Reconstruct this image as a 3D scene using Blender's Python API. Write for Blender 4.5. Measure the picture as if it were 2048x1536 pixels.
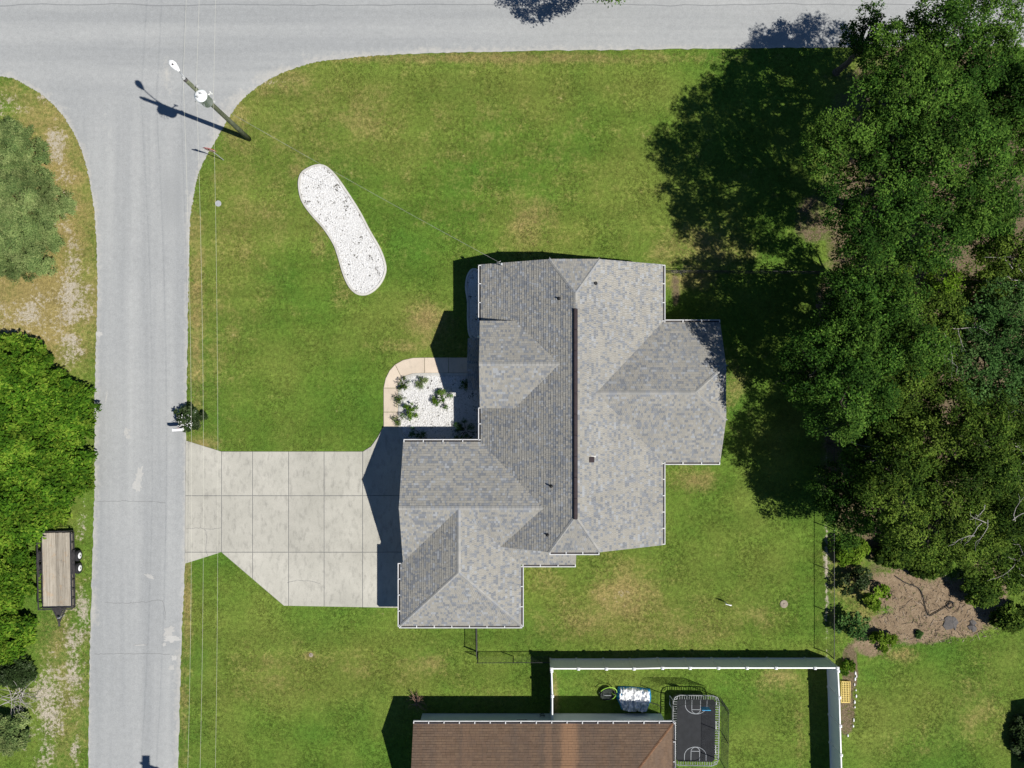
import bpy, bmesh, math, random
import numpy as np
from mathutils import Vector, Matrix

# ------------------------------------------------------------------ camera, sky, sun, exposure
for o in list(bpy.data.objects):
    bpy.data.objects.remove(o, do_unlink=True)
SC = bpy.context.scene
COL = SC.collection
S = 0.033            # metres on the ground per photo pixel
H = 52.0             # flying height

cam_d = bpy.data.cameras.new("camera")
cam = bpy.data.objects.new("camera", cam_d)
COL.objects.link(cam)
cam.location = (0, 0, H)
cam.rotation_euler = (0, 0, 0)
cam_d.sensor_fit = 'HORIZONTAL'
cam_d.angle = 2 * math.atan(1024 * S / H)
cam_d.clip_end = 3000
SC.camera = cam

SUN = Vector((0.685, -0.262, 1.0)).normalized()
elev = math.asin(SUN.z)
azim = math.atan2(SUN.x, SUN.y)
world = bpy.data.worlds.new("World")
SC.world = world
world.use_nodes = True
wn = world.node_tree.nodes
wl = world.node_tree.links
wn.clear()
sky = wn.new('ShaderNodeTexSky')
sky.sky_type = 'NISHITA'
sky.sun_disc = False
sky.sun_elevation = elev
sky.sun_rotation = azim
sky.dust_density = 0.0
sky.ozone_density = 8.0
bg = wn.new('ShaderNodeBackground')
bg.inputs['Strength'].default_value = 0.05
wo = wn.new('ShaderNodeOutputWorld')
wl.new(sky.outputs[0], bg.inputs[0])
wl.new(bg.outputs[0], wo.inputs[0])
sl = bpy.data.lights.new("sun", 'SUN')
sl.energy = 5.0
sl.angle = math.radians(0.53)
sl.color = (1.0, 0.955, 0.88)
so = bpy.data.objects.new("sun", sl)
COL.objects.link(so)
so.rotation_euler = SUN.to_track_quat('Z', 'Y').to_euler()
so.location = SUN * 80
SC.view_settings.view_transform = 'Standard'
SC.view_settings.look = 'None'
SC.view_settings.gamma = 1
SC.view_settings.use_curve_mapping = False
SC.view_settings.exposure = 0.36
try:
    SC.cycles.max_bounces = 6
    SC.cycles.transparent_max_bounces = 6
except Exception:
    pass

rnd = random.Random(7)
RS = np.random.RandomState(11)

def at(x, y, z=0.0):
    """photo measurement -> world point at height z"""
    k = S * (1 - z / H)
    return Vector(((x - 1024) * k, (768 - y) * k, z))

# ------------------------------------------------------------------ materials
def L(nt, a, b):
    nt.links.new(a, b)

class NT:
    def __init__(self, name, rough=0.8):
        self.m = bpy.data.materials.new(name)
        self.m.use_nodes = True
        self.t = self.m.node_tree
        self.t.nodes.clear()
        self.out = self.n('ShaderNodeOutputMaterial')
        self.b = self.n('ShaderNodeBsdfPrincipled')
        self.b.inputs['Roughness'].default_value = rough
        self.b.inputs['Specular IOR Level'].default_value = 0.25
        self.l(self.b.outputs[0], self.out.inputs[0])
        self._pos = None
    def n(self, t, **kw):
        nd = self.t.nodes.new(t)
        for k, v in kw.items():
            setattr(nd, k, v)
        return nd
    def l(self, a, b):
        self.t.links.new(a, b)
    @property
    def pos(self):
        if self._pos is None:
            self._pos = self.n('ShaderNodeNewGeometry').outputs['Position']
        return self._pos
    def vec(self, scale):
        mp = self.n('ShaderNodeMapping')
        mp.inputs['Scale'].default_value = scale
        self.l(self.pos, mp.inputs[0])
        return mp.outputs[0]
    def noise(self, scale, detail=3, rough=0.55, vec=None, dist=0.0):
        nd = self.n('ShaderNodeTexNoise')
        nd.inputs['Scale'].default_value = scale
        nd.inputs['Detail'].default_value = detail
        nd.inputs['Roughness'].default_value = rough
        nd.inputs['Distortion'].default_value = dist
        self.l(vec if vec is not None else self.pos, nd.inputs['Vector'])
        return nd.outputs['Fac']
    def ramp(self, fac, stops, interp='LINEAR'):
        r = self.n('ShaderNodeValToRGB')
        r.color_ramp.interpolation = interp
        e = r.color_ramp.elements
        while len(e) < len(stops):
            e.new(0.5)
        for i, (p, c) in enumerate(stops):
            e[i].position = p
            if not hasattr(c, '__len__'):
                c = (c, c, c)
            e[i].color = (c[0], c[1], c[2], 1)
        self.l(fac, r.inputs[0])
        return r.outputs[0]
    def mix(self, fac, a, b, mode='MIX'):
        m = self.n('ShaderNodeMix', data_type='RGBA', blend_type=mode)
        for sock, v in ((m.inputs[0], fac), (m.inputs[6], a), (m.inputs[7], b)):
            if isinstance(v, (int, float)):
                sock.default_value = v
            elif isinstance(v, tuple):
                sock.default_value = (v[0], v[1], v[2], 1)
            else:
                self.l(v, sock)
        return m.outputs[2]
    def math(self, op, a, b=0.0, clamp=False):
        m = self.n('ShaderNodeMath', operation=op, use_clamp=clamp)
        for sock, v in ((m.inputs[0], a), (m.inputs[1], b)):
            if isinstance(v, (int, float)):
                sock.default_value = v
            else:
                self.l(v, sock)
        return m.outputs[0]
    def attr(self, name, typ='GEOMETRY'):
        a = self.n('ShaderNodeAttribute', attribute_type=typ, attribute_name=name)
        return a.outputs['Fac']
    def color(self, c):
        if isinstance(c, tuple):
            self.b.inputs['Base Color'].default_value = (c[0], c[1], c[2], 1)
        else:
            self.l(c, self.b.inputs['Base Color'])
    def bump(self, h, strength=0.5, dist=0.03):
        b = self.n('ShaderNodeBump')
        b.inputs['Strength'].default_value = strength
        b.inputs['Distance'].default_value = dist
        self.l(h, b.inputs['Height'])
        self.l(b.outputs[0], self.b.inputs['Normal'])

M = {}
def plain(name, c1, c2, scale=8.0, rough=0.6, metal=0.0, spec=0.3, bump=0.0):
    t = NT(name, rough)
    n = t.noise(scale, 4)
    t.color(t.ramp(n, [(0.3, c1), (0.7, c2)]))
    t.b.inputs['Metallic'].default_value = metal
    t.b.inputs['Specular IOR Level'].default_value = spec
    if bump:
        t.bump(t.noise(scale * 4, 3), bump, 0.02)
    M[name] = t.m
    return t.m

plain('white_paint', (0.66, 0.67, 0.68), (0.8, 0.8, 0.8), 3, 0.4)
plain('gutter_white', (0.5, 0.51, 0.52), (0.62, 0.62, 0.62), 3, 0.5)
plain('vinyl', (0.76, 0.78, 0.8), (0.82, 0.83, 0.84), 1.5, 0.5)
plain('vinyl_cap', (0.74, 0.75, 0.76), (0.82, 0.82, 0.82), 1.5, 0.45)
plain('black_metal', (0.012, 0.012, 0.014), (0.03, 0.03, 0.032), 12, 0.5)
plain('dark_metal', (0.03, 0.03, 0.035), (0.07, 0.06, 0.055), 9, 0.6)
plain('rubber', (0.012, 0.012, 0.013), (0.028, 0.028, 0.03), 20, 0.85)
plain('steel', (0.42, 0.44, 0.46), (0.55, 0.56, 0.58), 10, 0.4, 0.4)
plain('alu_wire', (0.5, 0.5, 0.42), (0.6, 0.59, 0.5), 2, 0.5)
plain('dark_wire', (0.2, 0.2, 0.2), (0.35, 0.35, 0.34), 2, 0.5)
plain('pole_wood', (0.07, 0.085, 0.05), (0.14, 0.15, 0.1), 4, 0.85, bump=0.4)
plain('enamel_grey', (0.66, 0.68, 0.7), (0.74, 0.76, 0.78), 5, 0.35)
plain('porcelain', (0.2, 0.21, 0.22), (0.5, 0.5, 0.5), 20, 0.3)
plain('ridge_vent', (0.018, 0.010, 0.013), (0.032, 0.02, 0.024), 5, 0.6)
plain('stucco', (0.5, 0.47, 0.41), (0.58, 0.55, 0.49), 3, 0.85, bump=0.3)
plain('siding', (0.5, 0.56, 0.52), (0.57, 0.62, 0.58), 1.5, 0.7)
plain('glass', (0.03, 0.04, 0.05), (0.05, 0.06, 0.07), 1, 0.08, 0, 0.6)
plain('bark', (0.06, 0.05, 0.04), (0.13, 0.11, 0.09), 6, 0.9, bump=0.6)
plain('dead_wood', (0.24, 0.22, 0.2), (0.4, 0.38, 0.36), 6, 0.9)
plain('red_sign', (0.36, 0.02, 0.02), (0.42, 0.03, 0.03), 6, 0.4)
plain('yellow_plastic', (0.5, 0.36, 0.07), (0.62, 0.48, 0.14), 6, 0.5)
plain('lime', (0.25, 0.5, 0.04), (0.33, 0.6, 0.08), 6, 0.45)
plain('black_cloth', (0.012, 0.016, 0.014), (0.035, 0.045, 0.038), 10, 0.9)
plain('blue_vinyl', (0.01, 0.16, 0.45), (0.03, 0.33, 0.55), 2.5, 0.4)
plain('mat_black', (0.009, 0.0105, 0.013), (0.016, 0.018, 0.022), 3, 0.75)
plain('court_line', (0.25, 0.27, 0.29), (0.32, 0.34, 0.36), 3, 0.7)
plain('deck_black', (0.02, 0.02, 0.022), (0.05, 0.045, 0.045), 6, 0.7)
plain('crack', (0.13, 0.135, 0.14), (0.19, 0.19, 0.19), 4, 0.9)
plain('brick_red', (0.2, 0.09, 0.08), (0.28, 0.14, 0.13), 8, 0.8)
t = NT('twig', 0.9); t.color(t.ramp(t.attr('tone'), [(0.0, (0.03, 0.025, 0.02)), (0.6, (0.10, 0.075, 0.055)), (1.0, (0.36, 0.3, 0.24))])); M['twig'] = t.m
plain('tramp_frame', (0.34, 0.36, 0.37), (0.46, 0.47, 0.48), 6, 0.5)
plain('red_twig', (0.13, 0.08, 0.06), (0.24, 0.15, 0.11), 6, 0.9)
plain('lid_stone', (0.2, 0.17, 0.13), (0.3, 0.26, 0.21), 9, 0.9)
plain('cap_stone', (0.5, 0.49, 0.46), (0.62, 0.61, 0.58), 9, 0.85)

def m_ground():
    t = NT('ground_cover', 0.95)
    t.b.inputs['Specular IOR Level'].default_value = 0.08
    big = t.noise(0.16, 4, 0.6)
    mid = t.noise(0.75, 4, 0.6)
    tuft = t.noise(4.2, 4, 0.7)
    fine = t.noise(13.0, 3, 0.7)
    g = t.ramp(big, [(0.36, (0.072, 0.148, 0.020)), (0.5, (0.098, 0.163, 0.024)), (0.66, (0.142, 0.182, 0.036))])
    g = t.mix(t.ramp(mid, [(0.35, 0.0), (0.75, 0.65)]), g, (0.078, 0.148, 0.019))
    yl = t.math('ADD', t.attr('yel'), t.math('MULTIPLY', t.math('SUBTRACT', mid, 0.5), 0.9))
    g = t.mix(t.ramp(yl, [(0.05, 0.0), (0.85, 0.7)]), g, (0.168, 0.180, 0.042))
    drymask = t.math('ADD', t.attr('dry'), t.math('MULTIPLY', t.math('SUBTRACT', tuft, 0.5), 1.2))
    drymask = t.math('ADD', drymask, t.math('MULTIPLY', t.math('SUBTRACT', mid, 0.5), 1.4))
    dm = t.ramp(drymask, [(0.25, 0.0), (0.95, 0.9)])
    g = t.mix(dm, g, (0.262, 0.205, 0.082))
    v = t.ramp(tuft, [(0.25, 0.60), (0.5, 1.0), (0.75, 1.36)])
    g = t.mix(1.0, g, v, 'MULTIPLY')
    mow = t.noise(1.0, 2, 0.5, t.vec((0.04, 0.75, 1)))
    g = t.mix(1.0, g, t.ramp(mow, [(0.35, 0.9), (0.65, 1.1)]), 'MULTIPLY')
    v2 = t.ramp(fine, [(0.25, 0.75), (0.75, 1.25)])
    g = t.mix(1.0, g, v2, 'MULTIPLY')
    sm = t.math('ADD', t.math('SUBTRACT', t.math('MULTIPLY', t.attr('sand'), 1.5), 0.3), t.math('MULTIPLY', t.math('SUBTRACT', tuft, 0.5), 2.4))
    sm = t.math('ADD', sm, t.math('MULTIPLY', t.math('SUBTRACT', mid, 0.5), 2.0))
    sm = t.ramp(sm, [(0.38, 0.0), (0.75, 1.0)])
    sandc = t.ramp(fine, [(0.3, (0.27, 0.235, 0.18)), (0.7, (0.46, 0.42, 0.34))])
    g = t.mix(sm, g, sandc)
    lm = t.math('ADD', t.attr('litter'), t.math('MULTIPLY', t.math('SUBTRACT', mid, 0.5), 1.0))
    lm = t.ramp(lm, [(0.4, 0.0), (0.62, 1.0)])
    lit = t.ramp(fine, [(0.25, (0.055, 0.042, 0.026)), (0.5, (0.13, 0.10, 0.062)), (0.78, (0.25, 0.2, 0.13))])
    g = t.mix(lm, g, lit)
    mm = t.math('ADD', t.attr('mulch'), t.math('MULTIPLY', t.math('SUBTRACT', tuft, 0.5), 0.7))
    mm = t.math('ADD', mm, t.math('MULTIPLY', t.math('SUBTRACT', mid, 0.5), 1.1))
    mm = t.ramp(mm, [(0.40, 0.0), (0.62, 1.0)])
    mul = t.ramp(t.math('ADD', t.math('MULTIPLY', t.noise(11, 4, 0.8), 0.6), t.math('MULTIPLY', t.noise(1.6, 3, 0.6), 0.4)), [(0.25, (0.085, 0.063, 0.041)), (0.5, (0.205, 0.152, 0.10)), (0.75, (0.36, 0.285, 0.195))])
    g = t.mix(mm, g, mul)
    t.color(g)
    t.bump(t.math('ADD', t.math('MULTIPLY', tuft, 1.6), fine), 0.6, 0.07)
    return t.m
M['ground'] = m_ground()

def m_grass():
    t = NT('grass_blades', 0.8)
    t.b.inputs['Specular IOR Level'].default_value = 0.15
    big = t.noise(0.16, 4, 0.6)
    g = t.ramp(big, [(0.36, (0.080, 0.162, 0.020)), (0.5, (0.108, 0.178, 0.025)), (0.66, (0.155, 0.198, 0.037))])
    g = t.mix(t.ramp(t.attr('yel', 'INSTANCER'), [(0.05, 0.0), (0.85, 0.7)]), g, (0.184, 0.196, 0.044))
    d = t.attr('dry', 'INSTANCER')
    g = t.mix(t.ramp(d, [(0.3, 0.0), (0.9, 0.9)]), g, (0.30, 0.24, 0.10))
    r = t.attr('tint', 'INSTANCER')
    g = t.mix(1.0, g, t.ramp(r, [(0.0, 0.6), (1.0, 1.45)]), 'MULTIPLY')
    t.color(g)
    tr = t.n('ShaderNodeBsdfTranslucent')
    t.l(g, tr.inputs[0])
    mx = t.n('ShaderNodeMixShader')
    mx.inputs[0].default_value = 0.3
    t.l(t.b.outputs[0], mx.inputs[1]); t.l(tr.outputs[0], mx.inputs[2]); t.l(mx.outputs[0], t.out.inputs[0])
    return t.m
M['grass'] = m_grass()

def m_road():
    t = NT('asphalt', 0.9)
    t.b.inputs['Specular IOR Level'].default_value = 0.15
    big = t.noise(0.22, 4, 0.6)
    lane = t.noise(1.0, 3, 0.6, t.vec((0.9, 0.03, 1)))
    lane2 = t.noise(1.0, 3, 0.6, t.vec((0.03, 0.8, 1)))
    fine = t.noise(22, 3, 0.8)
    med = t.noise(3.0, 4, 0.7)
    sx = t.n('ShaderNodeSeparateXYZ')
    t.l(t.pos, sx.inputs[0])
    north = t.ramp(t.math('MULTIPLY', t.math('ADD', sx.outputs[1], 10.0), 0.02), [(0.53, 0.0), (0.62, 1.0)])
    ln = t.mix(north, lane, lane2)
    c = t.ramp(ln, [(0.3, (0.266, 0.276, 0.280)), (0.7, (0.345, 0.353, 0.351))])
    c = t.mix(t.ramp(big, [(0.4, 0.0), (0.7, 0.5)]), c, (0.265, 0.275, 0.28))
    c = t.mix(1.0, c, t.ramp(med, [(0.3, 0.93), (0.7, 1.06)]), 'MULTIPLY')
    c = t.mix(1.0, c, t.ramp(fine, [(0.25, 0.8), (0.75, 1.18)]), 'MULTIPLY')
    # thin wavering dark line along the cross street
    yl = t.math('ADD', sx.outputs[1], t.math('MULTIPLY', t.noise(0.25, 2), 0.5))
    dark_line = t.math('LESS_THAN', t.math('ABSOLUTE', t.math('SUBTRACT', yl, 25.28)), 0.035)
    c = t.mix(t.math('MULTIPLY', dark_line, 0.5), c, (0.12, 0.125, 0.135))
    sm = t.math('ADD', t.attr('sand'), t.math('MULTIPLY', t.math('SUBTRACT', med, 0.5), 1.0))
    c = t.mix(t.ramp(sm, [(0.35, 0.0), (0.95, 0.85)]), c, (0.44, 0.42, 0.375))
    dk = t.math('ADD', t.attr('stain'), t.math('MULTIPLY', t.math('SUBTRACT', med, 0.5), 0.6))
    c = t.mix(t.ramp(dk, [(0.3, 0.0), (1.0, 0.7)]), c, (0.2, 0.21, 0.215))
    t.color(c)
    t.bump(fine, 0.35, 0.01)
    return t.m
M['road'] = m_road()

def m_concrete(name, c1, c2, stain):
    t = NT(name, 0.88)
    t.b.inputs['Specular IOR Level'].default_value = 0.15
    oi = t.n('ShaderNodeObjectInfo')
    a = t.noise(0.5, 5, 0.65)
    b = t.noise(3.2, 5, 0.75, t.vec((1, 0.45, 1)))
    f = t.noise(25, 2, 0.6)
    c = t.ramp(a, [(0.3, c1), (0.7, c2)])
    c = t.mix(t.ramp(b, [(0.5, 0.0), (0.76, 0.8)]), c, stain)
    c = t.mix(1.0, c, t.ramp(f, [(0.25, 0.9), (0.75, 1.1)]), 'MULTIPLY')
    c = t.mix(1.0, c, t.ramp(oi.outputs['Random'], [(0.0, 0.93), (1.0, 1.06)]), 'MULTIPLY')
    t.color(c)
    t.bump(f, 0.2, 0.01)
    M[name] = t.m
m_concrete('drive_concrete', (0.335, 0.327, 0.288), (0.42, 0.408, 0.362), (0.21, 0.205, 0.185))
m_concrete('walk_concrete', (0.47, 0.40, 0.32), (0.55, 0.47, 0.38), (0.38, 0.33, 0.27))
m_concrete('curb_concrete', (0.40, 0.39, 0.36), (0.5, 0.49, 0.46), (0.28, 0.27, 0.25))
m_concrete('patch_concrete', (0.36, 0.36, 0.345), (0.41, 0.405, 0.39), (0.31, 0.315, 0.315))

def m_shingle(name, stops, streak=None):
    t = NT(name, 0.92)
    t.b.inputs['Specular IOR Level'].default_value = 0.12
    tone = t.attr('tone')
    c = t.ramp(tone, stops, 'CONSTANT')
    n = t.noise(30, 3, 0.7)
    c = t.mix(1.0, c, t.ramp(n, [(0.25, 0.82), (0.75, 1.16)]), 'MULTIPLY')
    w = t.noise(0.35, 4, 0.6)
    c = t.mix(1.0, c, t.ramp(w, [(0.3, 0.92), (0.7, 1.07)]), 'MULTIPLY')
    if streak:
        # washed, less algae-stained runs below the roof penetrations
        sx = t.n('ShaderNodeSeparateXYZ'); t.l(t.pos, sx.inputs[0])
        wob = t.math('MULTIPLY', t.math('SUBTRACT', t.noise(1.2, 3), 0.5), 0.5)
        xx = t.math('ADD', sx.outputs[0], wob)
        for x0, hw, amt in ((3.55, 0.62, 0.8), (2.25, 0.28, 0.45), (-2.9, 0.25, 0.25)):
            d_ = t.math('DIVIDE', t.math('ABSOLUTE', t.math('SUBTRACT', xx, x0)), hw)
            c = t.mix(t.ramp(d_, [(0.6, amt), (1.15, 0.0)]), c, streak[0])
        s2 = t.noise(1.0, 3, 0.5, t.vec((1.3, 0.09, 0.09)))
        c = t.mix(t.ramp(s2, [(0.42, 0.0), (0.72, 0.55)]), c, streak[1])
    t.color(c)
    t.bump(n, 0.4, 0.01)
    M[name] = t.m
m_shingle('shingle_grey', [(0.0, (0.17, 0.179, 0.192)), (0.12, (0.248, 0.241, 0.220)), (0.33, (0.19, 0.202, 0.22)), (0.45, (0.266, 0.257, 0.232)),
                           (0.68, (0.222, 0.225, 0.224)), (0.82, (0.28, 0.272, 0.248)), (0.93, (0.28, 0.292, 0.305))])
m_shingle('shingle_brown', [(0.0, (0.122, 0.082, 0.056)), (0.25, (0.138, 0.092, 0.063)), (0.5, (0.130, 0.089, 0.063)), (0.75, (0.146, 0.099, 0.067))],
          streak=[(0.245, 0.145, 0.085), (0.085, 0.070, 0.060)])
m_shingle('cap_grey', [(0.0, (0.25, 0.25, 0.24)), (0.4, (0.285, 0.28, 0.265)), (0.75, (0.235, 0.245, 0.26))])
m_shingle('cap_brown', [(0.0, (0.15, 0.085, 0.05)), (0.5, (0.18, 0.10, 0.06))])

def m_leaf(name, dark, mid, light, tl=0.28):
    t = NT(name, 0.75)
    t.b.inputs['Specular IOR Level'].default_value = 0.06
    c = t.ramp(t.attr('tone'), [(0.0, dark), (0.5, mid), (1.0, light)])
    c = t.mix(1.0, c, t.ramp(t.noise(0.55, 3), [(0.3, 0.62), (0.7, 1.4)]), 'MULTIPLY')
    t.color(c)
    tr = t.n('ShaderNodeBsdfTranslucent')
    t.l(c, tr.inputs[0])
    mx = t.n('ShaderNodeMixShader')
    mx.inputs[0].default_value = tl
    t.l(t.b.outputs[0], mx.inputs[1]); t.l(tr.outputs[0], mx.inputs[2]); t.l(mx.outputs[0], t.out.inputs[0])
    M[name] = t.m
m_leaf('leaf_oak', (0.010, 0.030, 0.005), (0.028, 0.076, 0.009), (0.100, 0.185, 0.026), .18)
m_leaf('leaf_olive', (0.013, 0.032, 0.005), (0.040, 0.080, 0.009), (0.125, 0.185, 0.026), .18)
m_leaf('leaf_blue', (0.016, 0.045, 0.010), (0.042, 0.100, 0.022), (0.11, 0.195, 0.055), .18)
m_leaf('leaf_lime', (0.055, 0.115, 0.008), (0.11, 0.20, 0.013), (0.19, 0.27, 0.035))
m_leaf('leaf_vine', (0.024, 0.070, 0.006), (0.066, 0.150, 0.010), (0.165, 0.245, 0.026), .22)
m_leaf('leaf_grey', (0.075, 0.125, 0.040), (0.145, 0.205, 0.066), (0.27, 0.32, 0.125))
m_leaf('leaf_dark', (0.018, 0.034, 0.010), (0.034, 0.062, 0.017), (0.10, 0.13, 0.07))

def m_stone(name, c0, c1, c2):
    t = NT(name, 0.85)
    t.color(t.ramp(t.attr('tone'), [(0.0, c0), (0.07, c1), (1.0, c2)]))
    M[name] = t.m
m_stone('white_stone', (0.09, 0.085, 0.075), (0.5, 0.5, 0.495), (0.67, 0.67, 0.67))
t = NT('stone_bed', 0.95)
n_ = t.noise(5.0, 5, 0.75)
t.color(t.ramp(n_, [(0.25, (0.24, 0.23, 0.21)), (0.45, (0.44, 0.43, 0.41)), (0.66, (0.56, 0.56, 0.55))]))
M['stone_bed'] = t.m

def m_plank():
    t = NT('weathered_plank', 0.9)
    oi = t.n('ShaderNodeObjectInfo')
    gr = t.noise(1.0, 5, 0.7, t.vec((22, 0.8, 4)))
    blot = t.noise(2.2, 4, 0.7)
    c = t.ramp(gr, [(0.3, (0.20, 0.175, 0.14)), (0.55, (0.34, 0.305, 0.25)), (0.8, (0.45, 0.42, 0.37))])
    c = t.mix(t.ramp(blot, [(0.55, 0.0), (0.75, 0.6)]), c, (0.36, 0.23, 0.12))
    c = t.mix(t.ramp(t.noise(5.5, 5, 0.8), [(0.56, 0.0), (0.72, 0.7)]), c, (0.12, 0.11, 0.10))
    c = t.mix(1.0, c, t.ramp(oi.outputs['Random'], [(0.0, 0.75), (1.0, 1.2)]), 'MULTIPLY')
    t.color(c)
    t.bump(gr, 0.4, 0.01)
    M['plank'] = t.m
m_plank()
t = NT('white_sheet', 0.5)
n_ = t.noise(1.8, 3, 0.6)
t.color(t.ramp(n_, [(0.3, (0.62, 0.65, 0.7)), (0.6, (0.78, 0.78, 0.78))]))
M['white_sheet'] = t.m

# ------------------------------------------------------------------ mesh helpers
class MB:
    """collects shapes, builds them as one mesh"""
    def __init__(self):
        self.v = []; self.f = []; self.t = []
    def face(self, pts, tone=None):
        i = len(self.v)
        self.v.extend([tuple(p) for p in pts])
        self.f.append(tuple(range(i, i + len(pts))))
        self.t.append(tone if tone is not None else rnd.random())
    def hexa(self, p, tone=None):
        """8 points: bottom ring 0-3, top ring 4-7"""
        i = len(self.v)
        self.v.extend([tuple(q) for q in p])
        tt = tone if tone is not None else rnd.random()
        for f in ((3, 2, 1, 0), (4, 5, 6, 7), (0, 1, 5, 4), (1, 2, 6, 5), (2, 3, 7, 6), (3, 0, 4, 7)):
            self.f.append(tuple(i + a for a in f)); self.t.append(tt)
    def box(self, x0, x1, y0, y1, z0, z1, tone=None):
        self.hexa([(x0, y0, z0), (x1, y0, z0), (x1, y1, z0), (x0, y1, z0), (x0, y0, z1), (x1, y0, z1), (x1, y1, z1), (x0, y1, z1)], tone)
    def bar(self, a, b, w, h, up=(0, 0, 1), tone=None):
        a = Vector(a); b = Vector(b)
        d = (b - a).normalized()
        upv = Vector(up)
        s = d.cross(upv)
        if s.length < 1e-4:
            s = d.cross(Vector((1, 0, 0)))
        s.normalize()
        u = s.cross(d).normalized()
        s = s * (w / 2); u = u * (h / 2)
        self.hexa([a - s - u, a + s - u, b + s - u, b - s - u, a - s + u, a + s + u, b + s + u, b - s + u], tone)
    def tube(self, pts, rad, n=8, caps=True):
        pts = [Vector(p) for p in pts]
        if not hasattr(rad, '__len__'):
            rad = [rad] * len(pts)
        base = len(self.v)
        prev = None
        for k, p in enumerate(pts):
            d = (pts[min(k + 1, len(pts) - 1)] - pts[max(k - 1, 0)]).normalized()
            if prev is None:
                ref = Vector((0, 0, 1)) if abs(d.z) < 0.9 else Vector((1, 0, 0))
                s = d.cross(ref).normalized()
            else:
                s = (prev - d * prev.dot(d)).normalized()
            prev = s
            u = d.cross(s)
            for j in range(n):
                a = 2 * math.pi * j / n
                self.v.append(tuple(p + (s * math.cos(a) + u * math.sin(a)) * rad[k]))
        tt = rnd.random()
        for k in range(len(pts) - 1):
            for j in range(n):
                a = base + k * n + j; b = base + k * n + (j + 1) % n
                self.f.append((a, b, b + n, a + n)); self.t.append(tt)
        if caps:
            self.f.append(tuple(base + j for j in reversed(range(n)))); self.t.append(tt)
            e = base + (len(pts) - 1) * n
            self.f.append(tuple(e + j for j in range(n))); self.t.append(tt)
    def lathe(self, c, prof, n=20, axis='Z'):
        """prof list of (r, h)"""
        c = Vector(c)
        base = len(self.v)
        for r, h in prof:
            for j in range(n):
                a = 2 * math.pi * j / n
                if axis == 'Z':
                    q = Vector((r * math.cos(a), r * math.sin(a), h))
                elif axis == 'X':
                    q = Vector((h, r * math.cos(a), r * math.sin(a)))
                else:
                    q = Vector((r * math.sin(a), h, r * math.cos(a)))
                self.v.append(tuple(c + q))
        tt = rnd.random()
        for k in range(len(prof) - 1):
            for j in range(n):
                a = base + k * n + j; b = base + k * n + (j + 1) % n
                self.f.append((a, b, b + n, a + n)); self.t.append(tt)
        self.f.append(tuple(base + j for j in reversed(range(n)))); self.t.append(tt)
        e = base + (len(prof) - 1) * n
        self.f.append(tuple(e + j for j in range(n))); self.t.append(tt)
    def prism(self, poly, z0, z1, tone=None):
        """poly CCW list of (x,y)"""
        i = len(self.v); n = len(poly)
        tt = tone if tone is not None else rnd.random()
        self.v.extend([(p[0], p[1], z0) for p in poly]); self.v.extend([(p[0], p[1], z1) for p in poly])
        self.f.append(tuple(i + k for k in reversed(range(n)))); self.t.append(tt)
        self.f.append(tuple(i + n + k for k in range(n))); self.t.append(tt)
        for k in range(n):
            a = i + k; b = i + (k + 1) % n
            self.f.append((a, b, b + n, a + n)); self.t.append(tt)
    def mesh(self, name, mat, smooth=False):
        me = bpy.data.meshes.new(name)
        me.from_pydata(self.v, [], self.f)
        at_ = me.attributes.new('tone', 'FLOAT', 'FACE')
        at_.data.foreach_set('value', np.array(self.t, dtype=np.float32))
        if mat:
            me.materials.append(M[mat])
        if smooth:
            me.polygons.foreach_set('use_smooth', np.ones(len(me.polygons), dtype=bool))
        me.update()
        return me
    def build(self, name, mat, parent=None, smooth=False, bevel=0.0, kind=None):
        me = self.mesh(name, mat, smooth)
        bm = bmesh.new(); bm.from_mesh(me)
        bmesh.ops.recalc_face_normals(bm, faces=bm.faces)
        bm.to_mesh(me); bm.free()
        o = bpy.data.objects.new(name, me)
        COL.objects.link(o)
        if parent is not None:
            o.parent = parent
        if bevel:
            b = o.modifiers.new('bevel', 'BEVEL'); b.width = bevel; b.segments = 2; b.limit_method = 'ANGLE'
        if kind:
            o['kind'] = kind
        return o

def tag(o, label=None, cat=None, group=None, kind=None):
    if label: o['label'] = label
    if cat: o['category'] = cat
    if group: o['group'] = group
    if kind: o['kind'] = kind
    return o

def thing(name, loc, label, cat, rz=0.0, group=None):
    o = bpy.data.objects.new(name, None)
    COL.objects.link(o)
    o.empty_display_size = 0.2
    o.location = loc
    o.rotation_euler = (0, 0, rz)
    return tag(o, label, cat, group)

def mesh_np(name, verts, faces_n, n, tones, mat):
    """verts (N*n,3) in order, faces of n corners each"""
    me = bpy.data.meshes.new(name)
    nf = faces_n
    me.vertices.add(len(verts))
    me.vertices.foreach_set('co', np.ascontiguousarray(verts, dtype=np.float32).ravel())
    me.loops.add(nf * n)
    me.loops.foreach_set('vertex_index', np.arange(nf * n, dtype=np.int32))
    me.polygons.add(nf)
    me.polygons.foreach_set('loop_start', np.arange(0, nf * n, n, dtype=np.int32))
    me.polygons.foreach_set('loop_total', np.full(nf, n, dtype=np.int32))
    a = me.attributes.new('tone', 'FLOAT', 'FACE')
    a.data.foreach_set('value', np.asarray(tones, dtype=np.float32))
    me.materials.append(M[mat])
    me.update(calc_edges=True)
    return me

def inside(px, py, poly):
    poly = np.asarray(poly, dtype=float)
    res = np.zeros(len(px), dtype=bool)
    n = len(poly)
    for i in range(n):
        x0, y0 = poly[i][0], poly[i][1]; x1, y1 = poly[(i + 1) % n][0], poly[(i + 1) % n][1]
        if y0 == y1:
            continue
        c = ((y0 > py) != (y1 > py)) & (px < (x1 - x0) * (py - y0) / (y1 - y0) + x0)
        res ^= c
    return res

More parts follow.
